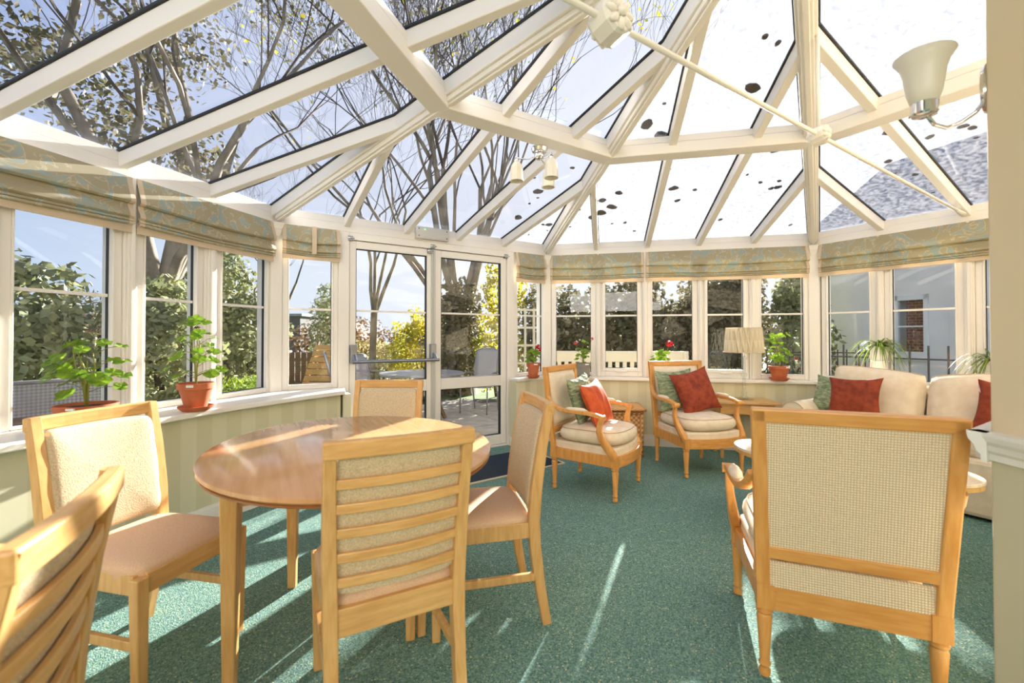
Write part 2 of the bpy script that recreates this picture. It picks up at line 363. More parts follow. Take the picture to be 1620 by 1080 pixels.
# dwarf walls and sills
def ring2(pts_in, pts_out): return [tuple(p) for p in pts_in] + [tuple(p) for p in pts_out[::-1]]
left_nose = [WZ.p(.3, .30), WZ.p(1.80, .33), (-2.40, .93), (-2.165, 1.844), (-1.93, 2.72), (-1.86, 2.92), (-1.76, 3.12), (-1.64, 3.36), (-1.53, 3.56), (-1.42, 3.72)]
left_nose = [Vector((p[0], p[1])) for p in left_nose]
def outer(wl): return [Vector((q.x, q.y)) for q in wl]
lo = outer([WZ.p(.3, -.04), WA.p(0, -.04), WB.p(0, -.04), WB.p(.565, -.04)])
si = MB().prism(ring2(left_nose, lo), .72, .755).build('window_board', M['paint'], fixn=True, bevel=.008)
tag(si, 'deep white window board curving along the left windows', 'window sill', kind='structure')
def inset(line, d):
    o = []
    for i, p in enumerate(line):
        t = (line[min(i+1, len(line)-1)] - line[max(i-1, 0)]).normalized(); o.append(p - Vector((t.y, -t.x))*d)
    return o
li = inset(left_nose, .07)
walls = thing('wall_left', 'low striped wallpaper wall under the left windows', 'wall', kind='structure')
lw = outer([WZ.p(.3, -.15), WA.p(0, -.15), WB.p(0, -.15), WB.p(.56, -.15)])
# one panel per straight run so the wallpaper stripes follow the wall
acc = 0
for i in range(len(li)-1):
    a, b = li[i], li[i+1]; d = (b-a); L = d.length; ang = math.atan2(d.y, d.x)
    Mx = Matrix.Translation((a.x, a.y, 0)) @ Matrix.Rotation(ang, 4, 'Z') @ Matrix.Translation((-acc, 0, 0))
    MB().box(acc, acc+L+.004, 0, .08, 0, .72).build('wall_panel', M['paper'], walls, Mx=Mx)
    b_ = MB(); b_.box(acc-.002, acc+L+.006, -.014, .0, 0, .10); b_.box(acc-.002, acc+L+.006, -.009, .0, .10, .125)
    b_.build('baseboard', M['paint'], walls, Mx=Mx); acc += L
MB().prism(ring2(inset(left_nose, .14), lw), 0, .72).build('wall_core', M['pier'], walls, fixn=True)
e_ = MB(); WB.box(e_, .50, .562, -.1, .22, 0, .72); e_.build('wall_end', M['paper'], walls, Mx=WB.M)

rn = [WB.p(2.315, .02), WB.p(2.315, .19), WC.p(-.01, .13), WC.p(WC.L-.06, .12), WD.p(.06, .12), WD.p(WD.L, .12)]
rn = [Vector((p.x, p.y)) for p in rn]
ro = outer([WB.p(2.315, -.04), WC.p(0, -.04), WD.p(0, -.04), WD.p(WD.L, -.04)])
si = MB().prism(ring2(rn, ro), .72, .755).build('window_board', M['paint'], fixn=True, bevel=.008)
tag(si, 'straight white window board along the back and right windows', 'window sill', kind='structure')
wb_ = thing('wall_back', 'low striped wallpaper wall under the back windows', 'wall', kind='structure')
def lowwall(parent, a, b, acc=0):
    d = b-a; L = d.length; ang = math.atan2(d.y, d.x); Mx = Matrix.Translation((a.x, a.y, 0)) @ Matrix.Rotation(ang, 4, 'Z') @ Matrix.Translation((-acc, 0, 0))
    MB().box(acc, acc+L, 0, .12, 0, .72).build('wall_panel', M['paper'], parent, Mx=Mx)
    m_ = MB(); m_.box(acc-.01, acc+L+.01, -.014, 0, 0, .10); m_.box(acc-.01, acc+L+.01, -.009, 0, .10, .125); m_.build('baseboard', M['paint'], parent, Mx=Mx)
q = lambda p: Vector((p.x, p.y))
lowwall(wb_, q(WB.p(2.32, -.03)), q(WB.p(2.32, .14)))
lowwall(wb_, q(WB.p(2.32, .14)), q(WC.p(.03, .08)), .1)
lowwall(wb_, q(WC.p(.03, .08)), q(WC.p(WC.L-.03, .08)))
wr_ = thing('wall_right', 'low wallpapered wall behind the sofa', 'wall', kind='structure')
lowwall(wr_, q(WD.p(.03, .08)), q(WD.p(WD.L, .08)))

# windows: outer frame, glass, bar
def window(n, W, s0, s1, z0, label, casement=False, z1=2.10, handle=False):
    r = thing('window_%d' % n, label, 'window', kind='structure', Mx=W.M)
    f = MB(); e = .055; t = .02 if casement else 0
    zb = .755
    W.box(f, s0-e, s0-.004, -.11, -.02, zb, EAVE); W.box(f, s1+.004, s1+e, -.11, -.02, zb, EAVE)
    W.box(f, s0-.004, s1+.004, -.11, -.02, zb, z0-.004-t*.5); W.box(f, s0-.004, s1+.004, -.11, -.02, z1, EAVE)
    f.build('frame', M['paint'], r, Mx=None, bevel=.006)
    c = MB()
    for a, b, y0, y1 in ((s0-.012-t, s0, z0-.012-t, z1), (s1, s1+.012+t, z0-.012-t, z1), (s0, s1, z0-.012-t, z0)):
        W.box(c, a, b, -.075, -.012+t*.5, y0, y1)
    c.build('glazing_bead', M['paint'], r, bevel=.004)
    g = MB(); W.box(g, s0, s0+.003, -.066, -.045, z0, z1); W.box(g, s1-.003, s1, -.066, -.045, z0, z1); W.box(g, s0, s1, -.066, -.045, z0, z0+.003)
    g.build('gasket', M['gasket'], r)
    p = MB(); W.box(p, s0, s1, -.062, -.056, z0, z1); p.build('pane', M['glass'], r)
    b = MB(); W.box(b, s0, s1, -.056, -.046, 1.447, 1.465); W.box(b, s0, s1, -.072, -.062, 1.447, 1.465); b.build('glazing_bar', M['paint'], r)
    if handle:
        h = MB(); W.box(h, (s0+s1)/2-.06, (s0+s1)/2+.06, -.012, .012, z0-.045, z0-.028); W.box(h, (s0+s1)/2-.015, (s0+s1)/2+.015, -.02, .004, z0-.055, z0-.02); h.build('handle', M['paint'], r, bevel=.004)
    return r
window(1, WA, 1.245, 1.66, .775, 'widest left window with pierced metal bench seen through it')
window(2, WA, 1.84, 2.165, .80, 'left window showing the forked pale trunk')
window(3, WA, 2.365, 2.765, .795, 'left window beside the corner post, bright green bush below')
window(4, WB, .103, .446, .80, 'narrow window left of the glazed doors')
window(5, WB, 2.43, 2.79, .80, 'narrow window just right of the glazed doors')
window(6, WC, .105, .515, .80, 'back window behind the grey pot')
window(7, WC, .68, 1.037, .85, 'opening back window above the wicker table', True, handle=True)
window(8, WC, 1.203, 1.63, .80, 'back window behind the right armchair')
window(9, WC, 1.784, 2.154, .85, 'opening back window behind the table lamp', True, handle=True)
window(10, WC, 2.331, 2.744, .81, 'back window next to the right corner post')
window(11, WD, .115, .47, .81, 'right window with red post outside')
window(12, WD, .64, 1.066, .81, 'right window facing the neighbouring wing')
window(13, WD, 1.24, 1.66, .81, 'right window partly hidden by the wall')
window(14, WA, .62, 1.06, .775, 'left window nearest the camera side')
window(15, WA, .12, .45, .775, 'left window by the rear corner')
window(16, WZ, .45, .95, .775, 'rear left window')
window(17, WZ, 1.15, 1.75, .775, 'second rear left window')
# mullion posts between the windows
def post(n, W, s0, s1, label):
    m_ = MB(); W.box(m_, s0, s1, -.13, -.005, .755, EAVE)
    mid = (s0+s1)/2; w_ = (s1-s0)
    W.box(m_, mid-w_*.32, mid+w_*.32, -.005, .008, .755, EAVE); W.box(m_, mid-w_*.16, mid+w_*.16, .008, .018, .755, EAVE)
    o = m_.build('trim_%d' % n, M['paint'], Mx=W.M, bevel=.003); tag(o, label, 'post', kind='structure')
for i, (W, a, b, l) in enumerate([(WA, 1.715, 1.785, 'moulded white post left of the forked trunk window'), (WA, 2.22, 2.31, 'moulded white post behind the potted geranium with saucer'),
    (WC, .57, .625, 'white mullion right of the grey pot'), (WC, 1.092, 1.148, 'white mullion left of the right armchair'), (WC, 1.685, 1.729, 'white mullion left of the lamp'), (WC, 2.209, 2.276, 'white mullion right of the lamp shade'),
    (WD, .525, .585, 'white mullion behind the spider plant'), (WD, 1.121, 1.185, 'white mullion beside the neighbouring window'), (WA, 1.115, 1.19, 'white mullion near camera on the left'), (WA, .505, .565, 'white mullion at the rear left'), (WZ, 1.005, 1.095, 'white mullion in the rear left wall'), (WD, 1.715, WD.L, 'white end post by the building wall')]):
    post(i+1, W, a, b, l)
# corner posts
def corner(n, W1, W2, label, up=EAVE):
    P = [W1.p(W1.L-.048, .0), W2.p(.048, .0), W2.p(.048, -.15), W2.p(0, -.17), W1.p(W1.L-.048, -.15)]
    o = MB().prism([(p.x, p.y) for p in P], .74, up).build('trim_%d' % n, M['paint'], fixn=True, bevel=.006); tag(o, label, 'post', kind='structure')
    # flared bracket below the eaves beam
    A_, B_ = W1.p(W1.L-.075, .004), W2.p(.075, .004); mid = (A_+B_)/2
    m_ = MB(); dd = (W1.n+W2.n).normalized(); c = W1.b
    t = (B_-A_).normalized()
    for z0, z1, h0, h1, o0, o1 in ((1.98, 2.06, .028, .034, .012, .02), (2.06, 2.12, .034, .05, .02, .04), (2.12, 2.172, .05, .062, .04, .06)):
        v = []
        for z, h, of in ((z0, h0, o0), (z1, h1, o1)):
            cc = Vector((c.x, c.y, z)); d3 = Vector((dd.x, dd.y, 0))
            v += [cc - t*h - d3*.05, cc + t*h - d3*.05, cc + t*h*.7 + d3*of, cc - t*h*.7 + d3*of]
        m_.add(v, [(3,2,1,0),(4,5,6,7),(0,1,5,4),(1,2,6,5),(2,3,7,6),(3,0,4,7)])
    return tag(m_.build('corner_bracket', M['beam'], bevel=.004), label.replace('corner post', 'flared bracket on corner post'), 'bracket', kind='structure')
corner(20, WZ, WA, 'rear left corner post'); corner(21, WA, WB, 'white corner post left of the doors'); corner(22, WB, WC, 'white corner post right of the doors'); corner(23, WC, WD, 'white corner post by the sofa')

# ---------------------------------------------------------------- glazed doors
dr = thing('door_1', 'white glazed double doors with push bar to the patio', 'door', kind='structure', Mx=WB.M)
f = MB(); Z1 = 2.148
WB.box(f, .50, .592, -.13, .0, 0, EAVE); WB.box(f, 2.29, 2.378, -.13, .0, 0, EAVE); WB.box(f, .592, 2.29, -.13, .0, 2.105, EAVE); WB.box(f, .592, 2.29, -.13, .0, 0, .02)
f.build('door_frame', M['paint'], dr, bevel=.004)
def leafd(s0, s1, g0, g1):
    L_ = MB()
    WB.box(L_, s0, g0, -.085, -.02, .024, 2.10); WB.box(L_, g1, s1, -.085, -.02, .024, 2.10)
    WB.box(L_, g0, g1, -.085, -.02, .024, .13); WB.box(L_, g0, g1, -.085, -.02, .67, .785); WB.box(L_, g0, g1, -.085, -.02, 2.03, 2.10)
    d = L_.build('door_leaf', M['paint'], dr, bevel=.005)
    for z0, z1 in ((.13, .67), (.785, 2.03)):
        g = MB(); WB.box(g, g0, g0+.004, -.07, -.022, z0, z1); WB.box(g, g1-.004, g1, -.07, -.022, z0, z1); WB.box(g, g0, g1, -.07, -.022, z1-.004, z1); WB.box(g, g0, g1, -.07, -.022, z0, z0+.004); g.build('gasket', M['gasket'], d)
        p = MB(); WB.box(p, g0+.004, g1-.004, -.055, -.049, z0+.004, z1-.004); p.build('pane', M['glass'], d)
    b = MB(); WB.box(b, g0, g1, -.049, -.039, 1.446, 1.464); b.build('glazing_bar', M['paint'], d)
leafd(.597, 1.425, .655, 1.345); leafd(1.435, 2.285, 1.50, 2.215)
m_ = MB(); WB.box(m_, 1.39, 1.43, -.02, -.004, .03, 2.10); WB.box(m_, 1.405, 1.42, -.004, .012, 1.1, 2.09); m_.build('meeting_stile_cover', M['greybox'], dr)
pb = thing('push_bar', 'brushed steel push bar across the left glazed door', 'panic bar', Mx=WB.M)
m_ = MB(); WB.box(m_, .60, .655, -.018, .045, .97, 1.14); m_.build('end_housing', M['steel'], pb, bevel=.006)
m_ = MB(); WB.box(m_, 1.37, 1.425, -.018, .045, .97, 1.14); m_.build('end_housing', M['steel'], pb, bevel=.006)
for s in (.627, 1.397): MB().beam((s, -.04, 1.04), (s, -.10, .985), .03, .035).build('lever_arm', M['steel'], pb, bevel=.004)
MB().tube([(.60, -.10, .985), (1.43, -.10, .985)], .016, 12).build('bar', M['steel'], pb, smooth=True, angle=40)
bl = 0
for (s, z, lab) in ((.60, 2.115, 'small steel bolt above the left door edge'), (1.40, 2.125, 'small steel catch above the meeting doors'), (1.37, 2.075, 'steel bolt at top of the left door'), (2.27, 2.11, 'small steel bolt above the right door edge')):
    t = thing('door_bolt', lab, 'bolt', Mx=WB.M @ Matrix.Translation((s, 0, z)))
    MB().box(-.022, .022, -.012, .02, -.022, .022).build('bolt_plate', M['steel'], t, bevel=.003)
    MB().tube([(-.03, -.02, .0), (.03, -.02, .0)], .007, 8).build('bolt_rod', M['chrome'], t, smooth=True)
eb = thing('control_box', 'grey wall box with green light above the glazed doors', 'exit light', Mx=WB.M)
m_ = MB(); WB.box(m_, 1.21, 1.555, .0, .05, 2.185, 2.305); m_.build('case', M['greybox'], eb, bevel=.006)
m_ = MB(); WB.box(m_, 1.225, 1.54, .05, .053, 2.197, 2.293); m_.build('front_cover', M['greybox'], eb, bevel=.002)
for s, z in ((1.235, 2.21), (1.235, 2.28), (1.53, 2.21), (1.53, 2.28)):
    m_ = MB(); WB.box(m_, s-.005, s+.005, .053, .056, z-.005, z+.005); m_.build('screw', M['iron'], eb)
m_ = MB(); WB.box(m_, 1.292, 1.304, .053, .057, 2.272, 2.282); m_.build('indicator_light', M['led'], eb)

# ---------------------------------------------------------------- roof
rf = thing('ceiling', 'glazed conservatory roof with cream painted rafters', 'roof', kind='structure')
def offp(pts, d):
    """offset the open eaves polyline inward by d"""
    Ws = [WZ, WA, WB, WC, WD]; out_ = [Ws[0].a + Ws[0].n*d]
    for i in range(4):
        a, b = Ws[i], Ws[i+1]; bis = (a.n+b.n).normalized(); out_.append(a.b + bis*(d/bis.dot(a.n)))
    out_.append(Ws[-1].b + Ws[-1].n*d); return out_
def band(o0, o1, z0, z1, name, m, names=None):
    a, b = offp(None, o0), offp(None, o1)
    for i in range(5):
        MB().prism([tuple(a[i]), tuple(a[i+1]), tuple(b[i+1]), tuple(b[i])], z0, z1).build(name, m, rf, fixn=True, bevel=.004)
band(-.15, 0, EAVE, 2.245, 'eaves_beam', M['beam']); band(-.15, -.004, 2.245, ETOP-.006, 'eaves_beam_cap', M['beam'])
Ws = [WZ, WA, WB, WC, WD]
H3 = lambda p, z: Vector((p.x, p.y, z))
TH = .455
def rz(W, off):                                  # height of the glass plane above a facet
    ap = abs((pO-W.a).dot(W.n)); return ETOP + (APEX-ETOP)*off/ap
def clip(poly, k, lim, keep_ge):
    o_ = []
    for i in range(len(poly)):
        a, b = poly[i], poly[(i+1) % len(poly)]; ia = (a[k] >= lim) if keep_ge else (a[k] <= lim); ib = (b[k] >= lim) if keep_ge else (b[k] <= lim)
        if ia: o_.append(a)
        if ia != ib:
            t = (lim-a[k])/(b[k]-a[k]); o_.append((a[0]+(b[0]-a[0])*t, a[1]+(b[1]-a[1])*t))
    return o_
facets = []
for W, kind in zip(Ws, ('left_end', 'tri', 'tri', 'tri', 'right_end')):
    so = (pO-W.a).dot(W.d); ap = (pO-W.a).dot(W.n)
    if kind == 'tri': P = [(0, 0), (W.L, 0), (so, ap)]
    elif kind == 'right_end': P = [(0, 0), (W.L, 0), (W.L, ap), (so, ap)]
    else: P = [(0, 0), (W.L, 0), (so, ap), (0, ap)]
    facets.append((W, P))
    # extend the glass out over the eaves beam
    k = .12/ap
    Pg = [(x-(so-x)*k if not (kind.endswith('end') and abs(x-(W.L if kind[0] == 'r' else 0)) < 1e-6) else x, y-.12) if y == 0 else (x, y) for x, y in P]
    step = .568; n = int(round(W.L/step))
    rs = [step*i if W is not WD else .59*i for i in range(1, n)]
    if W is WC: rs = [.576, 1.148, 1.695, 2.252]
    if W is WD: rs = [.57, 1.144]
    if W is WZ: rs = [WZ.L-.57, WZ.L-1.144]; rs.sort()
    if W is WB: rs = [.57, 1.128, 1.686, 2.243]
    sl = (APEX-ETOP)/ap; nr = Vector((-W.n.x*sl, -W.n.y*sl, 1)).normalized()
    for s in rs:
        seg = clip(clip([(x, y) for x, y in P], 0, s-.0005, True), 0, s+.0005, False)
        if not seg: continue
        t1 = max(y for x, y in seg); t0 = -.08
        a, b = W.p(s, t0, rz(W, t0)), W.p(s, t1-.01, rz(W, t1-.01))
        MB().beam(a, b, .052, .085, up=nr, drop=.054).build('rafter', M['beam'], rf, bevel=.005)
        MB().beam(a, b, .072, .010, up=nr, drop=.006).build('gasket_strip', M['gasket'], rf)
    cuts = [-9]+rs+[99]
    for i in range(len(cuts)-1):
        pp = clip(clip(Pg, 0, cuts[i]+.004, True), 0, cuts[i+1]-.004, False)
        if len(pp) < 3: continue
        p3 = [W.p(x, y, rz(W, y)) for x, y in pp]
        MB().slab3(p3, nr, .006).build('roof_pane', M['dirtyglass'] if W in (WC, WD) or (W is WB and i > 3) else M['roofglass'], rf, fixn=True)
hips = {}
for nm, c in (('A', pA), ('B', pB), ('C', pC), ('D', pD)):
    c3 = H3(c, ETOP); o3 = H3(pO, APEX); d = (o3-c3)
    a = c3 - d*.03
    MB().beam(a, o3, .095, .09, drop=.054).build('hip_rafter', M['beam'], rf, bevel=.006)
    MB().beam(a, o3, .115, .010, drop=.006).build('gasket_strip', M['gasket'], rf)
    m_ = MB().beam(c3+d*.005, o3, .062, .03, drop=.112)
    m_.beam(c3+d*.005, o3, .03, .014, drop=.132); m_.build('hip_moulding', M['beam'], rf, bevel=.005)
MB().beam(H3(pO, APEX), H3(pR, APEX), .12, .16, drop=.07).build('ridge_beam', M['beam'], rf, bevel=.006)
MB().lathe([(.13, -.16), (.15, -.12), (.15, -.02), (.10, 0)], 16, (pO.x, pO.y, APEX)).build('apex_boss', M['beam'], rf, smooth=True, angle=40)
# intermediate ring beam
cor = [pA, pB, pC, pD]; ri = [pO+(c-pO)*TH for c in cor]; ro_ = [pO+(c-pO)*(TH+.038) for c in cor]
bl_d = cs(-58)
def tobld(p):                     # run back to the building wall
    nb = Vector((-math.sin(math.radians(32)), math.cos(math.radians(32)))); t = (p-Vector((1.38, 1.26))).dot(nb); return p - nb*t
ri = [tobld(ri[0])]+ri+[tobld(ri[-1])]; ro_ = [tobld(ro_[0])]+ro_+[tobld(ro_[-1])]
for i in range(5):
    for zz0, zz1, kx in ((2.52, 2.60, 0), (2.60, 2.648, .02)):
        a, b, c, d = ri[i], ri[i+1], ro_[i+1], ro_[i]
        MB().prism([tuple(V2(a, d, kx)), tuple(V2(b, c, kx)), tuple(c), tuple(d)], zz0, zz1).build('ring_beam', M['beam'], rf, fixn=True, bevel=.006)
# fallen leaves on the glass
lm = []
for v in range(4):
    m_ = MB(); n = 9; P = [(.03*(1+.45*random.random())*math.cos(6.283*i/n), .022*(1+.6*random.random())*math.sin(6.283*i/n)) for i in range(n)]
    m_.prism(P, 0, .004); lm.append(m_.mesh('fallen_leaf', M['debris']))
for k in range(84):
    W = random.choice([WC, WC, WC, WD, WD, WB]); F = [f_ for f_ in facets if f_[0] is W][0][1]
    for _ in range(60):
        s = random.random()*W.L; t = random.random()**.8*3.2
        if W is WB and s < 1.7: continue
        so = (pO-W.a).dot(W.d); ap = (pO-W.a).dot(W.n)
        if t >= ap-.3: continue
        x0 = so*t/ap; x1 = W.L-(W.L-so)*t/ap if W is not WD else W.L
        if x0+.08 < s < x1-.08: break
    else: continue
    sl = (APEX-ETOP)/ap; nr = Vector((-W.n.x*sl, -W.n.y*sl, 1)).normalized(); p = W.p(s, t, rz(W, t)) + nr*.007
    o = bpy.data.objects.new('fallen_leaf', lm[k % 4]); SC.collection.objects.link(o)
    sc = .4+1.35*random.random()**2
    o.matrix_world = Matrix.Translation(p) @ nr.to_track_quat('Z', 'Y').to_matrix().to_4x4() @ Matrix.Rotation(random.random()*6.28, 4, 'Z') @ Matrix.Diagonal((sc, sc, 1, 1))
    lab = '%s dark wet leaf lying on the %s roof glass above the %s' % ('large' if sc > 1.1 else ('small' if sc < .62 else 'medium'), 'lower' if t < ap*.5 else 'upper', {id(WB): 'right glazed door', id(WC): 'back windows', id(WD): 'sofa'}[id(W)])
    tag(o, lab, 'leaf', lab.replace('leaf lying', 'leaves lying'))
# tie rod, bosses and hangers
RZ = 2.22
rd = Vector((.8403, .5421)); r0 = Vector((3.636, 3.522))
tr = thing('tie_rod', 'thin cream steel tie rod crossing under the glass roof', 'tie rod')
ra, rb = r0 - rd*6.0, r0 + rd*.08
MB().tube([H3(ra, RZ), H3(rb, RZ)], .0105, 10).build('rod', M['beam'], tr, smooth=True)
MB().tube([H3(r0-rd*.12, RZ), H3(rb, RZ)], [.014, .02], 10).build('end_fixing', M['beam'], tr, smooth=True)
def boss(t, r, L, label, hz):
    c = r0 - rd*t; ax = Vector((rd.y, -rd.x)); b = thing('tie_rod_boss', label, 'roof boss')
    Mx = Matrix.Translation(H3(c, RZ)) @ Vector((ax.x, ax.y, .12)).to_track_quat('Z', 'Y').to_matrix().to_4x4()
    MB().lathe([(r*.86, -L/2), (r, -L/2+.012), (r, L/2-.012), (r*.9, L/2)], 10, Mx=Mx).build('drum', M['beam'], b, fixn=True)
    for sgn in (-1, 1):
        m_ = MB()
        for k in range(8):
            a = k*math.pi/4; px, py = r*.58*math.cos(a), r*.58*math.sin(a)
            Ml = Mx @ Matrix.Translation((px, py, sgn*L/2)) @ Matrix.Rotation(a, 4, 'Z') @ Matrix.Diagonal((r*.42, r*.24, .012, 1))
            m_.lathe([(.35, -.9), (.8, -.3), (1, .0), (.7, .6), (.2, 1)], 8, Mx=Ml)
        m_.lathe([(r*.25, -.002), (r*.24, .012), (r*.1, .02)], 10, Mx=Mx @ Matrix.Translation((0, 0, sgn*L/2)) @ Matrix.Rotation(0 if sgn > 0 else math.pi, 4, 'X'))
        m_.build('rosette', M['beam'], b, smooth=True, fixn=True)
    MB().tube([(c.x, c.y, RZ), (c.x, c.y, hz)], .009, 8).build('hanger_rod', M['beam'], b, smooth=True)
boss(3.955, .064, .085, 'large cream roof boss carved with a leaf rosette, upper centre', APEX-.25)
boss(2.51, .040, .07, 'smaller cream boss on the tie rod under the right hip rafter', 2.72)

# ---------------------------------------------------------------- building wall, pier and rear room
BW = Vector((1.38, 1.26)); bd = cs(32); bn = Vector((-bd.y, bd.x))
pr = thing('wall_pier', 'cream painted wall end on the right with sage lower part', 'wall', kind='structure')
e2 = BW + bd*3.35
P = [tuple(BW), tuple(e2), tuple(e2 - bn*.3), (1.62, 1.0), (1.41, -2.2), (1.38, -2.2)]
P = [(1.38, 1.26), (e2.x, e2.y), (e2.x+.2, e2.y-.4), (1.75, 1.1), (1.75, -4.2), (1.44, -4.2)]
P = P[::-1]
MB().prism(P, .905, 3.2).build('wall_upper', M['pier'], pr, fixn=True, bevel=.004)
MB().prism(P, 0, .905).build('wall_lower', M['sage_wall'], pr, fixn=True, bevel=.004)
dm = MB()
prof = [(.0, -.045), (.012, -.04), (.012, -.022), (.022, -.012), (.026, .004), (.036, .016), (.04, .03), (.04, .04), (.0, .04)]
def rail(a, b, nrm):
    V = []; n = len(prof)
    for p, ex in ((a, -1), (b, 1)):
        for o_, z_ in prof: V.append((p[0]+nrm[0]*o_, p[1]+nrm[1]*o_, .905+z_))
    dm.add(V, [(i, (i+1) % n, n+(i+1) % n, n+i) for i in range(n)] + [tuple(range(n))[::-1], tuple(range(n, 2*n))])
rail((1.44, -4.2), (1.38-.0004, 1.26+.03), (-1, .01)); rail((1.38-.035, 1.26-.02), (e2.x, e2.y), (bn.x, bn.y))
tag(dm.build('trim_30', M['paint'], fixn=True), 'white moulded dado rail around the right wall end', 'dado rail', kind='structure')
# rest of the building wall: lintel over the opening and left return
lint = MB(); b0 = BW - bd*4.2
def slabwall(m_, a, b, z0, z1, t=.25): m_.prism([tuple(a), tuple(b), tuple(b-bn*t), tuple(a-bn*t)], z0, z1)
m_ = MB(); slabwall(m_, BW - bd*5.0, BW + bd*.0, 2.42, 3.3); slabwall(m_, BW-bd*5.0, BW-bd*2.9, 0, 2.42)
tag(m_.build('wall_rear', M['pier'], fixn=True), 'cream building wall and lintel behind the camera', 'wall', kind='structure')
m_ = MB(); m_.box(-3.6, 1.5, -4.3, -4.2, 0, 2.45); m_.box(-3.6, -3.5, -4.2, -1.2, 0, 2.45)
tag(m_.build('wall_lounge', M['pier']), 'cream wall of the adjoining lounge', 'wall', kind='structure')
cl_ = [tuple(BW - bd*5.0 - bn*.02), tuple(BW - bn*.02), (1.5, -4.2), (-3.6, -4.2)]
tag(MB().prism(cl_, 2.42, 2.5).build('ceiling_lounge', M['ceil'], fixn=True), 'flat ceiling of the adjoining lounge', 'ceiling', kind='structure')

# ---------------------------------------------------------------- roman blinds
def blind(W, s0, s1, label, top=EAVE, bot=1.835, mid=None):
    r = thing('roman_blind', label, 'blind', group=None, Mx=W.M)
    prof = [(.012, 0), (.022, -.04), (.036, -.09), (.05, -.135), (.052, -.150), (.040, -.158), (.022, -.158), (.026, -.185), (.044, -.22), (.048, -.238), (.034, -.246), (.028, -.247),
            (.040, -.258), (.042, -.264), (.030, -.267), (.040, -.276), (.042, -.282), (.028, -.285)]
    sc = (top-bot)/.335; bw = .028
    def strip(a, b, n, sag):
        def fn(u, v):
            s = a+(b-a)*u; c = (s-s0)/(s1-s0); i = v*(len(prof)-1); k = min(int(i), len(prof)-2); t = i-k
            o_ = prof[k][0]+(prof[k+1][0]-prof[k][0])*t; z = prof[k][1]+(prof[k+1][1]-prof[k][1])*t
            w_ = math.sin(math.pi*c); sg = -sag*w_*min(1, -z/.15)
            return (s, -(o_ + .006*math.sin(c*9)*min(1, -z*8)), top + z*sc + sg)
        return MB().grid(fn, n, len(prof)*2-1)
    for nm, a, b, m, n in (('floral_panel', s0+bw, s1-bw, M['floral'], 24), ('side_band', s0, s0+bw, M['band'], 3), ('side_band', s1-bw, s1, M['band'], 3)):
        o = strip(a, b, n, .012).build(nm, m, r); sol = o.modifiers.new('thick', 'SOLIDIFY'); sol.thickness = .004
    if mid:
        o = MB(); W.box(o, mid-.018, mid+.018, .05, .056, bot+.05, top-.002); o.build('centre_band', M['band'], r)
    h = MB(); W.box(h, s0, s1, .018, .026, bot, bot+.062); h.build('hem_band', M['band'], r, bevel=.002)
    h = MB(); W.box(h, s0+.01, s1-.01, .0, .012, top-.03, top); h.build('headrail', M['paint'], r)
    return r
blind(WA, .15, 1.735, 'raised floral roman blind nearest the camera on the left')
blind(WA, 1.765, 2.79, 'raised floral roman blind over the forked trunk window and its neighbour')
blind(WB, .045, .505, 'small raised floral blind left of the glazed doors', bot=1.88, mid=.29)
blind(WB, 2.39, 2.80, 'small raised floral blind right of the glazed doors')
blind(WC, .045, 1.105, 'raised floral blind above the grey pot and wicker table')
blind(WC, 1.13, 2.775, 'wide raised floral blind above the lamp and right armchair')
blind(WD, .06, 1.80, 'long raised floral blind above the sofa')

# ---------------------------------------------------------------- lights
def glass_shade(mx, parent, r0_=.022, r1_=.045, h=.13, sides=8):
    MB().lathe([(r0_, 0), (r1_*.86, -.025), (r1_*.95, -.05), (r1_*.97, -h*.8), (r1_*1.1, -h), (r1_*1.05, -h), (r1_*.9, -h*.8), (r1_*.86, -.05), (r0_*.6, -.01)], sides, Mx=mx, cap=False).build('glass_shade', M['shade'], parent, smooth=True, angle=25)
sp = thing('ceiling_spotlight', 'three-arm chrome ceiling light with small opal glass shades', 'ceiling light', (.19, 3.0, 2.52))
MB().lathe([(.055, 0), (.058, -.008), (.05, -.03), (.02, -.04)], 20).build('ceiling_plate', M['chrome'], sp, smooth=True, angle=40, fixn=True)
MB().lathe([(.032, -.035), (.036, -.05), (.03, -.075), (.01, -.085)], 16).build('hub', M['chrome'], sp, smooth=True, fixn=True)
for k, a in enumerate((190, 310, 55)):
    ca, sa = math.cos(math.radians(a)), math.sin(math.radians(a)); R_ = (.16, .115, .12)[k]
    arm = MB().tube([(0, 0, -.055), (ca*R_*.5, sa*R_*.5, -.085), (ca*R_*.85, sa*R_*.85, -.085), (ca*R_*1.05, sa*R_*1.05, -.072)], .005, 8).build('arm', M['chrome'], sp, smooth=True)
    MB().lathe([(.006, 0), (.012, -.01), (.02, -.035)], 12, (ca*R_, sa*R_, -.08)).build('lamp_holder', M['chrome'], arm, smooth=True)
    glass_shade(Matrix.Translation((ca*R_, sa*R_, -.112)), arm)
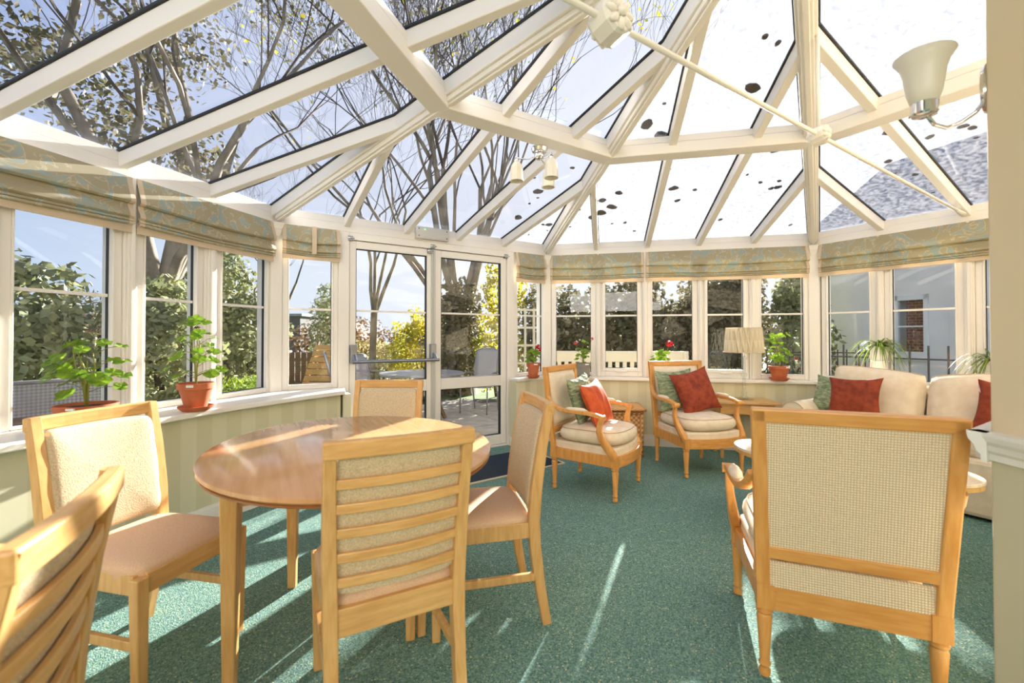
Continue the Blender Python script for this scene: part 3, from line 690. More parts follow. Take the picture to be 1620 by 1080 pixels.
# wall light on the bay side of the wall end: plate on the wall face
wc = BW + bd*.045
wl = thing('wall_light', 'chrome wall light with bell-shaped opal glass shade on the right wall', 'wall light', Mx=Matrix.Translation((wc.x, wc.y, 0)) @ Matrix.Rotation(math.radians(32), 4, 'Z'))
MB().lathe([(.046, 0), (.050, .006), (.046, .014), (.02, .018)], 20, Mx=Matrix.Translation((0, 0, 1.955)) @ Matrix.Rotation(-math.pi/2, 4, 'X') @ Matrix.Diagonal((1, 1.5, 1, 1))).build('wall_plate', M['chrome'], wl, smooth=True, fixn=True, angle=40)
SX, SY, SZ = -.112, .118, 1.875
MB().tube([(0, .012, 1.925), (-.004, .03, 1.895), (-.014, .06, 1.874), (-.028, .09, 1.866), (-.06, .108, 1.874), (SX, SY, 1.902)], .006, 10).build('arm', M['chrome'], wl, smooth=True)
MB().lathe([(.012, -.004), (.030, 0), (.034, .006), (.034, .036), (.03, .04)], 12, (SX, SY, SZ+.018)).build('lamp_holder', M['chrome'], wl, smooth=True, angle=30)
MB().lathe([(r*.88, z*1.16) for r, z in [(.028, 0), (.038, .004), (.048, .03), (.054, .06), (.058, .085), (.067, .108), (.084, .128), (.081, .13), (.06, .113), (.048, .07), (.04, .03), (.02, .008)]], 32, (SX, SY, SZ+.052), cap=False).build('glass_shade', M['shade'], wl, smooth=True)

# ---------------------------------------------------------------- dining chairs
def rsec(w, h, r=.25):
    a, b = w/2, h/2; return [(-a, -b*(1-r)), (-a*(1-r), -b), (a*(1-r), -b), (a, -b*(1-r)), (a, b*(1-r)), (a*(1-r), b), (-a*(1-r), b), (-a, b*(1-r))]
def dining_chair(label, loc, rz):
    t = thing('dining_chair', label, 'chair', loc, rz)
    for s in (-1, 1):
        MB().beam((s*.192, .20, 0), (s*.197, .20, .43), .032, .032, up=(0, 1, 0), w1=.040, h1=.040).build('leg', M['wood'], t, bevel=.004)
        pts = [(s*.188, -.265, 0), (s*.190, -.235, .16), (s*.192, -.212, .33), (s*.194, -.205, .44), (s*.197, -.216, .58), (s*.200, -.24, .75), (s*.202, -.277, .93)]
        MB().sweep(pts, rsec(.040, .046, .15), up=(0, -1, 0), scale=[.8, .9, 1, 1.05, 1, .9, .8]).build('leg', M['wood'], t, smooth=True, angle=35)
        MB().beam((s*.194, .19, .205), (s*.192, -.22, .205), .02, .032).build('stretcher', M['wood'], t, bevel=.003)
        MB().beam((s*.197, .19, .405), (s*.195, -.20, .405), .022, .065).build('side_rail', M['wood'], t, bevel=.003)
    MB().box(-.18, .18, .187, .213, .37, .437).build('front_rail', M['woodx'], t, bevel=.003)
    MB().box(-.185, .185, -.222, -.200, .355, .437).build('back_rail', M['woodx'], t, bevel=.003)
    def curve(z, y, h, d, nm, hw=.192, cv=.022, bw=.003):
        pts = [(hw*(-1+2*i/8), y - cv*(1-(-1+2*i/8)**2), z) for i in range(9)]
        return MB().sweep(pts, [(-d/2, -h/2), (d/2, -h/2), (d/2, h/2), (-d/2, h/2)]).build(nm, M['woodx'], t, bevel=bw)
    def yb(z): return -.205 - (.0 if z < .44 else ((z-.44)/.49)**1.5*.072)
    curve(.908, yb(.908)-.004, .05, .032, 'top_rail', hw=.220, cv=.016, bw=.006)
    for k in range(5):
        z = .515+k*.073; curve(z, yb(z)-.008, .028, .014, 'slat')
    def pad(u, v):
        # rounded upholstered panel in front of the slats
        a = 2*math.pi*u; e = .16
        cx = math.copysign(abs(math.cos(a))**e, math.cos(a)); cz = math.copysign(abs(math.sin(a))**e, math.sin(a))
        k = (1-(1-v)**0) if False else math.sin(v*math.pi/2)
        x = cx*.186*k; z = .678 + cz*.206*k
        return (x, yb(z) + .006 + .040*math.cos(v*math.pi/2)**.5 - .020*(1-(x/.19)**2), z)
    m_ = MB().grid(pad, 48, 9, True)
    def back(u, v):
        p = pad(u, 1); x = p[0]*(1-v*.999); z = .678+(p[2]-.678)*(1-v*.999); return (x, yb(z) + .003 - .020*(1-(x/.19)**2), z)
    m_.grid(back, 48, 9, True)
    m_.build('back_pad', M['boucle'], t, smooth=True, fixn=True)
    def seat(u, v):
        a = 2*math.pi*u; e = .28; cx = math.copysign(abs(math.cos(a))**e, math.cos(a)); cy = math.copysign(abs(math.sin(a))**e, math.sin(a))
        if v < .25: k = 1; z = .425+.02*v/.25
        else: w_ = (v-.25)/.75; k = math.cos(w_*math.pi/2)**.45 if w_ < .999 else 0; z = .445+.034*math.sin(w_*math.pi/2)
        yy = .003 + cy*.208*k
        return (cx*.205*k*(1+.03*cy), yy, z)
    MB().grid(seat, 48, 12, True).build('seat_pad', M['seat'], t, smooth=True)
    return t
def face(dx, dy): return math.atan2(-dx, dy)     # rotation that turns +Y to (dx,dy)
dining_chair('beech dining chair with slatted back turned to the camera, front centre', (-.448, 1.53, 0), face(-.47, .883))
dining_chair('beech dining chair by the left window with its cream bouclé back showing', (-1.37, 1.67, 0), face(.975, -.22))
dining_chair('beech dining chair seen side-on at the right of the table', (-.155, 1.995, 0), face(-.97, -.235))
dining_chair('beech dining chair at the far side of the table before the doors', (-.80, 2.575, 0), face(0, -1))
dining_chair('blurred dining chair back cut off by the left photo edge', (-1.025, .65, 0), face(-.887, -.46))

# oval table
tb = thing('dining_table', 'oval beech dining table with four tapered legs', 'table', (-.69, 1.92, 0))
ta = math.radians(120)
Mt = Matrix.Rotation(ta, 4, 'Z')
el = lambda a, b, n=72: [(a*math.cos(2*math.pi*i/n), b*math.sin(2*math.pi*i/n)) for i in range(n)]
def oval(rs, m, nm):
    o_ = MB(); V = []; n = 72
    for k, z in rs: V += [(x, y, z) for x, y in el(.68+k, .57+k, n)]
    F = [(j*n+i, j*n+(i+1) % n, (j+1)*n+(i+1) % n, (j+1)*n+i) for j in range(len(rs)-1) for i in range(n)]
    F += [tuple(range(n))[::-1], tuple((len(rs)-1)*n+i for i in range(n))]
    o_.add(V, F); return o_.build(nm, m, tb, Mx=None, smooth=True, angle=30)
o = oval([(-.008, .728), (0, .735), (0, .7485), (-.003, .75)], M['tabletop'], 'table_top'); o.rotation_euler = (0, 0, ta)
o = oval([(-.010, .716), (-.004, .719), (-.004, .725), (-.010, .728)], M['edge'], 'edge_band'); o.rotation_euler = (0, 0, ta)
TL = [(-.955, 1.49), (-1.07, 2.14), (-.525, 2.425), (-.41, 1.775)]
TL = [(x+.69, y-1.92) for x, y in TL]
for x, y in TL:
    m_ = MB(); m_.beam((x, y, 0), (x, y, .716), .036, .036, up=(-.2, .98, 0), w1=.056, h1=.056); m_.build('leg', M['wood'], tb, bevel=.004)
for i in range(4):
    a, b = TL[i], TL[(i+1) % 4]; MB().beam((*a, .676), (*b, .676), .022, .078).build('apron', M['woodx'], tb, bevel=.003)

# ---------------------------------------------------------------- armchairs
def pillow(w, h, t, corner=.12, n=22):
    m_ = MB()
    def f(sgn):
        def fn(u, v):
            x, y = 2*u-1, 2*v-1
            ax, ay = abs(x), abs(y); k = max(0, (1-ax**2.4))**.55 * max(0, (1-ay**2.4))**.55
            px = x*(1-.13*(1-y*y)*ax**3); py = y*(1-.13*(1-x*x)*ay**3)
            return (px*w/2, sgn*k*t/2*(1+.05*math.sin(7*x+3*y)), py*h/2)
        return fn
    m_.grid(f(1), n, n); m_.grid(f(-1), n, n); return m_
def seat_cushion(w, d, t, z, bow=.05):
    def fn(u, v):
        a = 2*math.pi*u; e = .38; cx = math.copysign(abs(math.cos(a))**e, math.cos(a)); cy = math.copysign(abs(math.sin(a))**e, math.sin(a))
        th = (v-.5)*math.pi; k = abs(math.cos(th))**.42 if 0 < v < 1 else 0.001; zz = math.copysign(abs(math.sin(th))**.8, th)
        x = cx*w/2*k*(1+.03*max(cy, 0)); y = cy*d/2*k + (bow*(1-cx*cx)*k if cy > 0 else 0)
        return (x, y, z + zz*t/2*(1+.15*(1-(x/(w/2))**2)))
    return MB().grid(fn, 56, 15, True)
def cushion_seam(w, d, t, z, bow=.05):
    pts = []
    for i in range(57):
        a = 2*math.pi*i/56; e = .38; cx = math.copysign(abs(math.cos(a))**e, math.cos(a)); cy = math.copysign(abs(math.sin(a))**e, math.sin(a)); k = .93
        pts.append((cx*w/2*k*(1+.03*max(cy, 0)), cy*d/2*k + (bow*(1-cx*cx)*k if cy > 0 else 0), z+t*.36))
    return pts
TURN = [(.010, 0), (.016, .006), (.017, .022), (.013, .03), (.013, .036), (.018, .045), (.014, .055), (.016, .10), (.022, .215), (.018, .225), (.024, .233), (.024, .24), (.018, .246), (.020, .252)]
def armchair(label, loc, rz):
    t = thing('armchair', label, 'armchair', loc, rz)
    for x, y in ((-.275, .25), (.275, .25), (-.245, -.265), (.245, -.265)):
        L_ = MB().lathe([(r*1.15, z) for r, z in TURN], 16, (x, y, 0)); L_.box(x-.027, x+.027, y-.027, y+.027, .25, .335)
        L_.build('leg', M['honey'], t, smooth=True, angle=35)
    # seat rails, front one bowed
    fr = [(-.275+.55*i/12, .25+.045*(1-(-1+2*i/12)**2), .29) for i in range(13)]
    sec = [(-.017, -.04), (.012, -.04), (.016, -.025), (.012, -.018), (.017, -.008), (.012, 0), (.018, .02), (.014, .04), (-.017, .04)]
    MB().sweep(fr, sec).build('front_rail', M['honeyx'], t, fixn=True)
    for s in (-1, 1): MB().sweep([(s*.275, .25, .29), (s*.247, -.265, .29)][::s], sec if True else sec).build('side_rail', M['honey'], t, fixn=True)
    MB().sweep([(.245, -.27, .29), (-.245, -.27, .29)], sec).build('back_rail', M['honeyx'], t, fixn=True)
    dk = [(x, y) for x, y, z in fr] + [(.262, .24), (.235, -.262), (-.235, -.262), (-.262, .24)]
    dk = [(-.268, .243)] + [(x, y-.004) for x, y, z in fr[1:-1]] + [(.268, .243), (.238, -.275), (-.238, -.275)]
    MB().prism(dk, .315, .385).build('seat_deck', M['cream'], t, fixn=True, bevel=.014)
    cw, cd = .53, .50
    c = seat_cushion(cw, cd, .13, .445).build('seat_cushion', M['cream'], t, smooth=True)
    MB().tube(cushion_seam(cw, cd, .13, .445), .0035, 6, cap=False).build('piping', M['piping'], c, smooth=True)
    # back frame, reclined
    Mb = Matrix.Translation((0, -.272, .335)) @ Matrix.Rotation(math.radians(6), 4, 'X')
    H_ = .635; hw0, hw1 = .250, .272
    for s in (-1, 1):
        m_ = MB(); m_.beam((s*hw0, 0, -.03), (s*hw1, 0, H_), .045, .036, up=(0, -1, 0)); m_.v = [tuple(Mb @ Vector(v)) for v in m_.v]; m_.build('back_stile', M['honey'], t, bevel=.006)
    m_ = MB(); m_.box(-hw1-.0225, hw1+.0225, -.018, .018, H_-.045, H_+.004, Mb); m_.build('top_rail', M['honeyx'], t, bevel=.006)
    m_ = MB(); m_.box(-hw0+.01, hw0-.01, -.016, .016, .10, .145, Mb); m_.build('lower_rail', M['honeyx'], t, bevel=.005)
    m_ = MB(); m_.add([(-.235, -.010, .14), (.235, -.010, .14), (.255, -.010, H_-.04), (-.255, -.010, H_-.04), (-.235, 0, .14), (.235, 0, .14), (.255, 0, H_-.04), (-.255, 0, H_-.04)],
          [(0,1,2,3),(7,6,5,4),(0,4,5,1),(1,5,6,2),(2,6,7,3),(3,7,4,0)]); m_.v = [tuple(Mb @ Vector(v)) for v in m_.v]
    m_.build('cane_panel', M['cane'], t, fixn=True)
    def bp(u, v):
        x, z = 2*u-1, 2*v-1; k = (max(0, 1-abs(x)**6)*max(0, 1-abs(z)**6))**.5
        return Mb @ Vector((x*(.232+.012*z), .002+.036*k, .375+z*.215))
    MB().grid(bp, 16, 16).build('back_pad', M['cream'], t, smooth=True)
    m_ = MB(); m_.box(-.235, .235, -.285, -.27, .325, .42); m_.build('seat_back_cover', M['cane'], t, bevel=.004)
    for s in (-1, 1):
        P = [(s*.285, -.305, .735), (s*.292, -.27, .69), (s*.300, -.22, .658), (s*.308, -.15, .642), (s*.315, -.04, .640), (s*.318, .06, .638), (s*.320, .12, .628), (s*.320, .165, .618)]
        ar = MB().sweep(P, rsec(.046, .030, .3), scale=[.7, .8, .9, 1, 1.05, 1, .95, .9]).build('arm', M['honey'], t, smooth=True, angle=50)
        MB().tube([(s*.294, .170, .612), (s*.346, .170, .612)], .022, 14).build('scroll', M['honey'], ar, smooth=True, angle=40)
        MB().lathe([(.0, -1), (.7, -.8), (1, 0), (.7, .8), (0, 1)], 16, Mx=Matrix.Translation((s*.314, -.045, .657)) @ Matrix.Diagonal((.026, .098, .017, 1)), cap=False).build('arm_pad', M['cream'], ar, smooth=True)
        Q = [(s*.320, .165, .605), (s*.320, .150, .565), (s*.316, .142, .51), (s*.308, .160, .455), (s*.298, .195, .40), (s*.288, .235, .345), (s*.280, .248, .30)]
        MB().sweep(Q, rsec(.036, .044, .3), up=(0, 1, 0), scale=[.8, .85, .95, 1.1, 1.25, 1.3, 1.2]).build('arm_support', M['honey'], t, smooth=True, angle=50)
    return t
armchair('open armchair seen from behind with woven cane back, right foreground', (1.235, 1.745, 0), face(.36, .93))
armchair('open armchair facing right with sage and orange cushions', (.70, 3.585, 0), face(.836, -.548))
armchair('open armchair before the back window with rust cushion', (1.715, 4.07, 0), face(.215, -.977))

def put_pillow(label, w, h, t, m, loc, rot, name='cushion'):
    o = pillow(w, h, t).build(name, m, smooth=True, fixn=True); o.location = loc; o.rotation_euler = rot
    return tag(o, label, 'cushion')
# cushions: rotation (lean, roll, heading)
def pill(label, w, h, t, m, base, head, lean, roll, right, fwd, z):
    Rz = Matrix.Rotation(head, 4, 'Z'); c = Vector((base[0], base[1], 0)) + Rz @ Vector((right, fwd, z))
    Mx = Matrix.Translation(c) @ Rz @ Matrix.Rotation(lean, 4, 'X') @ Matrix.Rotation(roll, 4, 'Y')
    o = pillow(w, h, t).build('cushion', m, smooth=True, fixn=True); o.matrix_world = Mx
    pts = [((2*i/40-1) if e in (0, 2) else (1 if e == 1 else -1), 0) for e in range(4) for i in range(1)]
    return tag(o, label, 'cushion')
hA = face(.836, -.548); hB = face(.215, -.977)
pill('sage green pleated cushion against the back of the right-facing armchair', .40, .40, .13, M['sage'], (.70, 3.585), hA, math.radians(14), .12, .0, -.13, .70)
pill('bright orange velvet cushion leaning on the sage cushion', .38, .38, .13, M['orange'], (.70, 3.585), hA, math.radians(22), .10, .03, .01, .675)
pill('sage green cushion tucked behind the rust cushion in the back armchair', .40, .40, .12, M['sage'], (1.715, 4.07), hB, math.radians(12), .05, .10, -.17, .70)
pill('rust red velvet cushion on the armchair before the back window', .42, .42, .15, M['rust'], (1.715, 4.07), hB, math.radians(20), .20, -.02, -.04, .70)

# ---------------------------------------------------------------- sofa
sf = thing('sofa', 'cream loose-covered two-seat sofa along the right windows', 'sofa', Mx=WD.M)
def wbx(mb, s0, s1, o0, o1, z0, z1): return mb.box(s0, s1, -o1, -o0, z0, z1)
m_ = MB(); wbx(m_, .16, 1.84, .16, 1.0, .02, .40); m_.build('base', M['cream'], sf, bevel=.03)
m_ = MB(); wbx(m_, .20, 1.80, .15, .36, .38, .80); m_.build('back_frame', M['cream'], sf, bevel=.05)
for s0 in (.15, 1.66):
    m_ = MB(); wbx(m_, s0+.02, s0+.16, .2, .96, .3, .55); m_.tube([(s0+.09, -.18, .54), (s0+.09, -.97, .54)], .095, 20); m_.build('arm', M['cream'], sf, smooth=True, angle=40)
    MB().tube([(s0+.09+.097*math.cos(a*math.pi/12), -.972, .54+.097*math.sin(a*math.pi/12)) for a in range(-2, 15)], .004, 6).build('arm_piping', M['piping'], sf, smooth=True)
for k in range(2):
    a = .335+k*.665; w_ = .655
    sc_ = seat_cushion(w_, .62, .17, .47, 0); sc_.v = [(a+w_/2+x, -.65-y, z) for x, y, z in sc_.v]; sc_.build('seat_cushion', M['cream'], sf, smooth=True, fixn=True)
    def bc(u, v, sg=1):
        x, z = 2*u-1, 2*v-1; kx = max(0, 1-abs(x)**4)**.5; kz = max(0, 1-abs(z)**4)**.5
        slump = .025*(x if k == 0 else -x) if z > 0 else 0
        zz = .71 + z*.225*(1-.08*abs(x)**3) - slump*z
        return (a+w_/2+x*w_/2*(1-.05*abs(z)**3), -(.44 + .10*z*-1*.6 + sg*.12*kx*kz), zz)
    o_ = MB().grid(lambda u, v: bc(u, v, 1), 22, 22); o_.grid(lambda u, v: bc(u, v, -1), 22, 22); c = o_.build('back_cushion', M['cream'], sf, smooth=True, fixn=True)
    pp = [bc(i/20, .985, .55) for i in range(1, 20)]
    pp = [bc(.03, j/20, .6) for j in range(2, 19)] + [bc(i/20, .97, .6) for i in range(1, 20)] + [bc(.97, j/20, .6) for j in range(18, 1, -1)]
    pp = [bc(.02, j/16, 0.0) for j in range(0, 16)] + [bc(i/24, 1.0, 0) for i in range(1, 24)] + [bc(.98, j/16, 0) for j in range(15, -1, -1)]
    MB().tube([(x, y-.004, z) for x, y, z in pp], .0045, 6).build('piping', M['piping'], c, smooth=True)
def sofa_pill(label, m, s, off, z, lean, roll, w=.40, h=.40, yaw=0):
    o = pillow(w, h, .14).build('cushion', m, smooth=True, fixn=True)
    o.matrix_world = WD.M @ Matrix.Translation((s, -off, z)) @ Matrix.Rotation(yaw, 4, 'Z') @ Matrix.Rotation(-lean, 4, 'X') @ Matrix.Rotation(roll, 4, 'Y'); return tag(o, label, 'cushion')
sofa_pill('pale sage cushion against the left sofa arm', M['sage'], .43, .64, .69, .3, .1, .34, .34)
sofa_pill('rust velvet cushion at the left end of the sofa', M['rust'], .60, .70, .70, .35, -.06, .39, .35)
sofa_pill('rust velvet cushion at the right end of the sofa beside the wall', M['rust'], 1.50, .68, .70, .25, .1)

# ---------------------------------------------------------------- side tables and lamp
wt = thing('wicker_side_table', 'woven wicker side table between the two armchairs', 'side table', (1.075, 4.63, 0), math.radians(-6))
for x in (-.255, .255):
    for y in (-.20, .20):
        MB().tube([(x, y, 0), (x, y, .465)], .018, 10).build('leg', M['wicker'], wt, smooth=True)
MB().box(-.245, .245, -.195, .195, .12, .455).build('woven_body', M['wicker'], wt, bevel=.004)
MB().box(-.285, .285, -.225, .225, .465, .485).build('table_top', M['honeyx'], wt, bevel=.006)
for a, b in (((-.29, -.23), (.29, -.23)), ((.29, -.23), (.29, .23)), ((.29, .23), (-.29, .23)), ((-.29, .23), (-.29, -.23))):
    MB().tube([(*a, .475), (*b, .475)], .013, 10).build('rim_cane', M['wicker'], wt, smooth=True); MB().tube([(a[0]*.9, a[1]*.9, .44), (b[0]*.9, b[1]*.9, .44)], .012, 10).build('rail_cane', M['wicker'], wt, smooth=True)
st = thing('lamp_table', 'square wooden side table under the lamp', 'side table', (2.36, 4.47, 0), math.radians(-11))
MB().box(-.30, .30, -.19, .19, .545, .565).build('table_top', M['woodx'], st, bevel=.004)
MB().box(-.25, .25, -.15, .15, .44, .545).build('apron', M['woodx'], st, bevel=.003)
for x in (-.235, .235):
    for y in (-.135, .135): MB().beam((x, y, 0), (x, y, .46), .028, .028, up=(0, 1, 0), w1=.04, h1=.04).build('leg', M['wood'], st, bevel=.003)
lp = thing('table_lamp', 'clear glass table lamp with cream pleated drum shade', 'lamp', (2.39, 4.50, .565))
MB().box(-.065, .065, -.065, .065, 0, .018).build('base', M['crystal'], lp, bevel=.004)
MB().lathe([(.045, .018), (.03, .04), (.022, .055), (.030, .075), (.017, .09), (.017, .23), (.032, .25), (.032, .265), (.017, .28), (.015, .40), (.03, .42), (.03, .435), (.012, .45)], 16).build('glass_column', M['crystal'], lp, smooth=True)
MB().tube([(0, 0, .44), (0, 0, .56)], .008, 8).build('fitting', M['chrome'], lp)
def shadef(u, v):
    tri = abs(((u*22) % 1)*2-1); r = .192-.024*v; rr = r - .040*abs(tri-abs(2*v-1))
    a = 2*math.pi*u
    return (rr*math.cos(a), rr*math.sin(a), .49+.245*v)
m_ = MB().grid(shadef, 264, 13, True); sh = m_.build('lamp_shade', M['pleat'], lp)
MB().lathe([(.192, 0), (.194, .0), (.194, .01), (.191, .01)], 40, (0, 0, .484), cap=False).build('lower_trim', M['band'], lp, smooth=True)
MB().lathe([(.168, 0), (.17, .0), (.17, .008), (.167, .008)], 40, (0, 0, .733), cap=False).build('upper_trim', M['band'], lp, smooth=True)
# coffee table
ct = thing('coffee_table', 'pale oval coffee table behind the foreground armchair', 'coffee table', (2.0, 2.66, 0), math.radians(-45))
MB().prism(el(.60, .34), .462, .482).build('table_top', M['coffee'], ct, bevel=.004)
MB().prism(el(.597, .337), .440, .462).build('edge_band', M['wood'], ct)
for x in (-.36, .36):
    for y in (-.17, .17): MB().beam((x, y, 0), (x*.96, y*.96, .44), .03, .03, up=(0, 1, 0), w1=.045, h1=.045).build('leg', M['wood'], ct, bevel=.003)

# ---------------------------------------------------------------- potted plants
def pot(t, rt, rb_, h, m, saucer=True, lab=True):
    z = .018 if saucer else 0
    if saucer: MB().lathe([(rt*.72, 0), (rt*.95, .022), (rt*.98, .03), (rt*.92, .03), (rt*.7, .01)], 24).build('saucer', m, t, smooth=True, angle=40)
    MB().lathe([(rb_, z), (rt*.9, z+h*.76), (rt, z+h*.77), (rt*1.02, z+h), (rt*.93, z+h), (rt*.9, z+h*.85)], 28).build('pot', m, t, smooth=True, angle=35)
    MB().lathe([(rt*.91, z+h*.86), (.001, z+h*.9)], 20, cap=False).build('soil', M['soil'], t)
    if lab: MB().box(-.018+rt*.3, .022+rt*.3, -rt*1.0-.002, -rt*.95, z+h*.87, z+h*.96).build('price_label', M['white'], t)
    return z+h*.88
def gleaf(m_, c, nrm, r):
    nrm = Vector(nrm).normalized(); a = nrm.orthogonal().normalized(); b = nrm.cross(a); c = Vector(c); n = 14; th = random.random()*6.28
    V = [c - nrm*r*.18]
    for i in range(n):
        an = 2*math.pi*i/n; rr = r*(1+.13*math.cos(an*5)) * (.45 if i == 0 else 1)
        V.append(c + (a*math.cos(an+th) + b*math.sin(an+th))*rr + nrm*(r*.10*math.cos(an*5)))
    m_.add(V, [(0, 1+i, 1+(i+1) % n) for i in range(n)])
def geranium(label, loc, rt, rb_, h, hgt, spread, nl, lr, flowers=(), m=M['terra'], saucer=True, stems=3, tall=0, seed=1):
    random.seed(seed)
    t = thing('potted_geranium', label, 'plant', loc); z0 = pot(t, rt, rb_, h, m, saucer); st_ = MB(); tips = []
    for k in range(stems):
        a = random.random()*6.28; lean = spread*.35*random.random(); H = hgt*(.6+.4*random.random()) if k else hgt
        P = [(0, 0, z0-.01), (lean*.3*math.cos(a), lean*.3*math.sin(a), z0+H*.35), (lean*math.cos(a+.4), lean*math.sin(a+.4), z0+H*.7), (lean*1.1*math.cos(a), lean*1.1*math.sin(a), z0+H)]
        st_.tube(P, [.006, .005, .004, .003], 6); tips.append(P)
    for k in range(nl):
        P = random.choice(tips); f_ = .15+.85*random.random(); i = min(2, int(f_*3)); q0 = Vector(P[i]).lerp(Vector(P[i+1]), f_*3-i)
        a = random.random()*6.28; L = spread*(.35+.65*random.random())*(1.15-.5*f_)
        q1 = q0 + Vector((math.cos(a)*L, math.sin(a)*L, .02+.05*random.random()))
        st_.tube([q0, (q0+q1)/2+Vector((0, 0, .012)), q1], .0018, 4)
        m_ = MB(); gleaf(m_, q1, (math.cos(a)*.5, math.sin(a)*.5-.35, .9), lr*(.65+.5*random.random())); m_.build('leaf', M['geran'], t)
    st_.build('stems', M['stem'], t, smooth=True)
    for dx, dz, r, fm in flowers:
        fx = MB(); q1 = Vector((dx, -.02, z0+dz)); fs = MB().tube([(0, 0, z0), (dx*.6, -.01, z0+dz*.6), q1], .002, 5).build('flower_stalk', M['stem'], t)
        for k in range(26):
            v = Vector((random.gauss(0, 1), random.gauss(0, 1), random.gauss(0, .8))).normalized()*r*random.random()**.4; fx.leaf(q1+v, v+Vector((0, 0, .01)), r*.42, .8)
        fx.build('flower_head', M[fm], t)
    return t
geranium('geranium with pale leaves in a wide terracotta bowl by the left window', (-2.19, 2.25, .755), .125, .075, .115, .30, .18, 27, .044, [(-.02, .27, .014, 'deadpetal')], saucer=False, stems=4, seed=5)
geranium('tall leggy geranium in terracotta pot with saucer on the left sill', (-1.975, 2.73, .755), .098, .058, .155, .38, .17, 30, .038, [(.02, .36, .016, 'deadpetal')], stems=3, seed=11)
geranium('small geranium with red flower head just right of the doors', (.235, 4.83, .755), .075, .05, .15, .12, .11, 24, .032, [(.05, .20, .032, 'petal'), (.07, .17, .024, 'petal')], stems=4, seed=3)
geranium('geranium with pink blooms in a grey plastic pot', (.80, 4.91, .755), .088, .07, .145, .20, .11, 26, .026, [(-.09, .24, .026, 'pink'), (.10, .29, .020, 'pink')], m=M['greypot'], stems=4, seed=8)
geranium('red flowering geranium on the sill behind the back armchair', (1.66, 4.83, .755), .085, .055, .14, .14, .11, 26, .034, [(.08, .24, .038, 'petal')], stems=4, seed=21)
geranium('tall geranium in terracotta pot with saucer right of the lamp', (2.79, 4.56, .755), .098, .062, .135, .32, .12, 32, .040, [(-.12, .37, .018, 'deadpetal'), (.16, .10, .018, 'petal')], stems=4, seed=14)
def spider(label, loc, n, L, seed, m='white'):
    random.seed(seed); t = thing('spider_plant', label, 'plant', loc); z0 = pot(t, .075, .055, .13, M[m], False, False)
    for k in range(n):
        a = random.random()*6.28; l = L*(.6+.5*random.random()); up = .3+.8*random.random(); P = []
        for i in range(7):
            f_ = i/6; P.append(Vector((math.cos(a)*l*f_*(.85), math.sin(a)*l*f_*.85, z0+.02+up*l*f_-1.05*l*f_*f_*1.1)))
        m_ = MB(); sd_ = Vector((-math.sin(a), math.cos(a), 0)); V = []
        for i, p in enumerate(P): w_ = .007*(1-(i/6.2)**2); V += [p-sd_*w_, p+sd_*w_+Vector((0, 0, .001))]
        m_.add(V, [(2*i, 2*i+1, 2*i+3, 2*i+2) for i in range(6)]); m_.build('leaf', M['strap'], t)
spider('bushy spider plant on the right sill above the sofa', (3.42, 4.06, .99), 90, .30, 4)
spider('spider plant half hidden behind the right wall end', (3.80, 3.45, .89), 60, .36, 9)
for o_, (x, y, z) in (('plant_stand', (3.42, 4.06, .755)), ('plant_stand', (3.80, 3.45, .755))):
    h_ = .235 if y > 4 else .135
    m_ = MB().lathe([(.07, 0), (.06, .01), (.06, h_-.01), (.075, h_)], 20, (0, 0, 0)).build(o_, M['paint']); m_.location = (x, y, z); tag(m_, 'white pot stand under the %s spider plant' % ('bushy' if y > 4 else 'half hidden'), 'stand')

#OUTDOOR
# ---------------------------------------------------------------- garden
random.seed(31)
gr = MB().box(-60, 60, -20, 90, -.35, -.12).build('ground', M['lawn']); tag(gr, 'lawn and garden ground around the conservatory', 'ground', kind='structure')
pt = thing('patio', 'sandstone paved patio outside the doors', 'patio', kind='structure')
MB().box(-9, 5.2, 0, 9.0, -.125, -.075).build('joint_bed', M['joint'], pt)
sm_ = {}
def slabmesh(w_, d_):
    k = (round(w_, 2), round(d_, 2))
    if k not in sm_: sm_[k] = MB().box(0, w_-.015, 0, d_-.015, -.03, 0).mesh('paving_slab', M['slab'])
    return sm_[k]
Rp = math.radians(32)
x = -9.0
for i in range(22):
    y = -7.0; 
    for j in range(26):
        w_ = .62; d_ = .62
        cx, cy = x, y; X = cx*math.cos(Rp)-cy*math.sin(Rp); Y = cx*math.sin(Rp)+cy*math.cos(Rp)+4.5
        q_ = Vector((X, Y)); 
        dB = (q_-WB.a).dot(-WB.n); dC = (q_-WC.a).dot(-WC.n); dA = (q_-WA.a).dot(-WA.n)
        y += d_
        if not (max(dB-.15, dC-.7, dA-.7) > 0 and -8.6 < X < 4.4 and .4 < Y < 8.2): continue
        o = bpy.data.objects.new('paving_slab', slabmesh(w_, d_)); SC.collection.objects.link(o); o.parent = pt
        o.location = (X, Y, -.058+.004*random.random()); o.rotation_euler = (0, 0, Rp)
    x += .62
def crown(m_, blobs, n, size, asp=.6, shell=.55):
    tot = sum(b[3]*b[4]+b[4]*b[5]+b[3]*b[5] for b in blobs)
    for bx, by, bz, rx, ry, rz_ in blobs:
        k = int(n*(rx*ry+ry*rz_+rx*rz_)/tot)
        for _ in range(k):
            v = Vector((random.gauss(0, 1), random.gauss(0, 1), random.gauss(0, 1))).normalized(); r = shell+(1-shell)*random.random()**.6
            r *= 1+.12*math.sin(v.x*9+bx)+.1*math.sin(v.z*11+by*3)
            p = Vector((bx+v.x*rx*r, by+v.y*ry*r, bz+v.z*rz_*r))
            if p.z < -.1: continue
            m_.leaf(p, v+Vector((random.gauss(0, .7), random.gauss(0, .7), random.gauss(0, .7))), size*(.6+.8*random.random()), asp)
    return m_
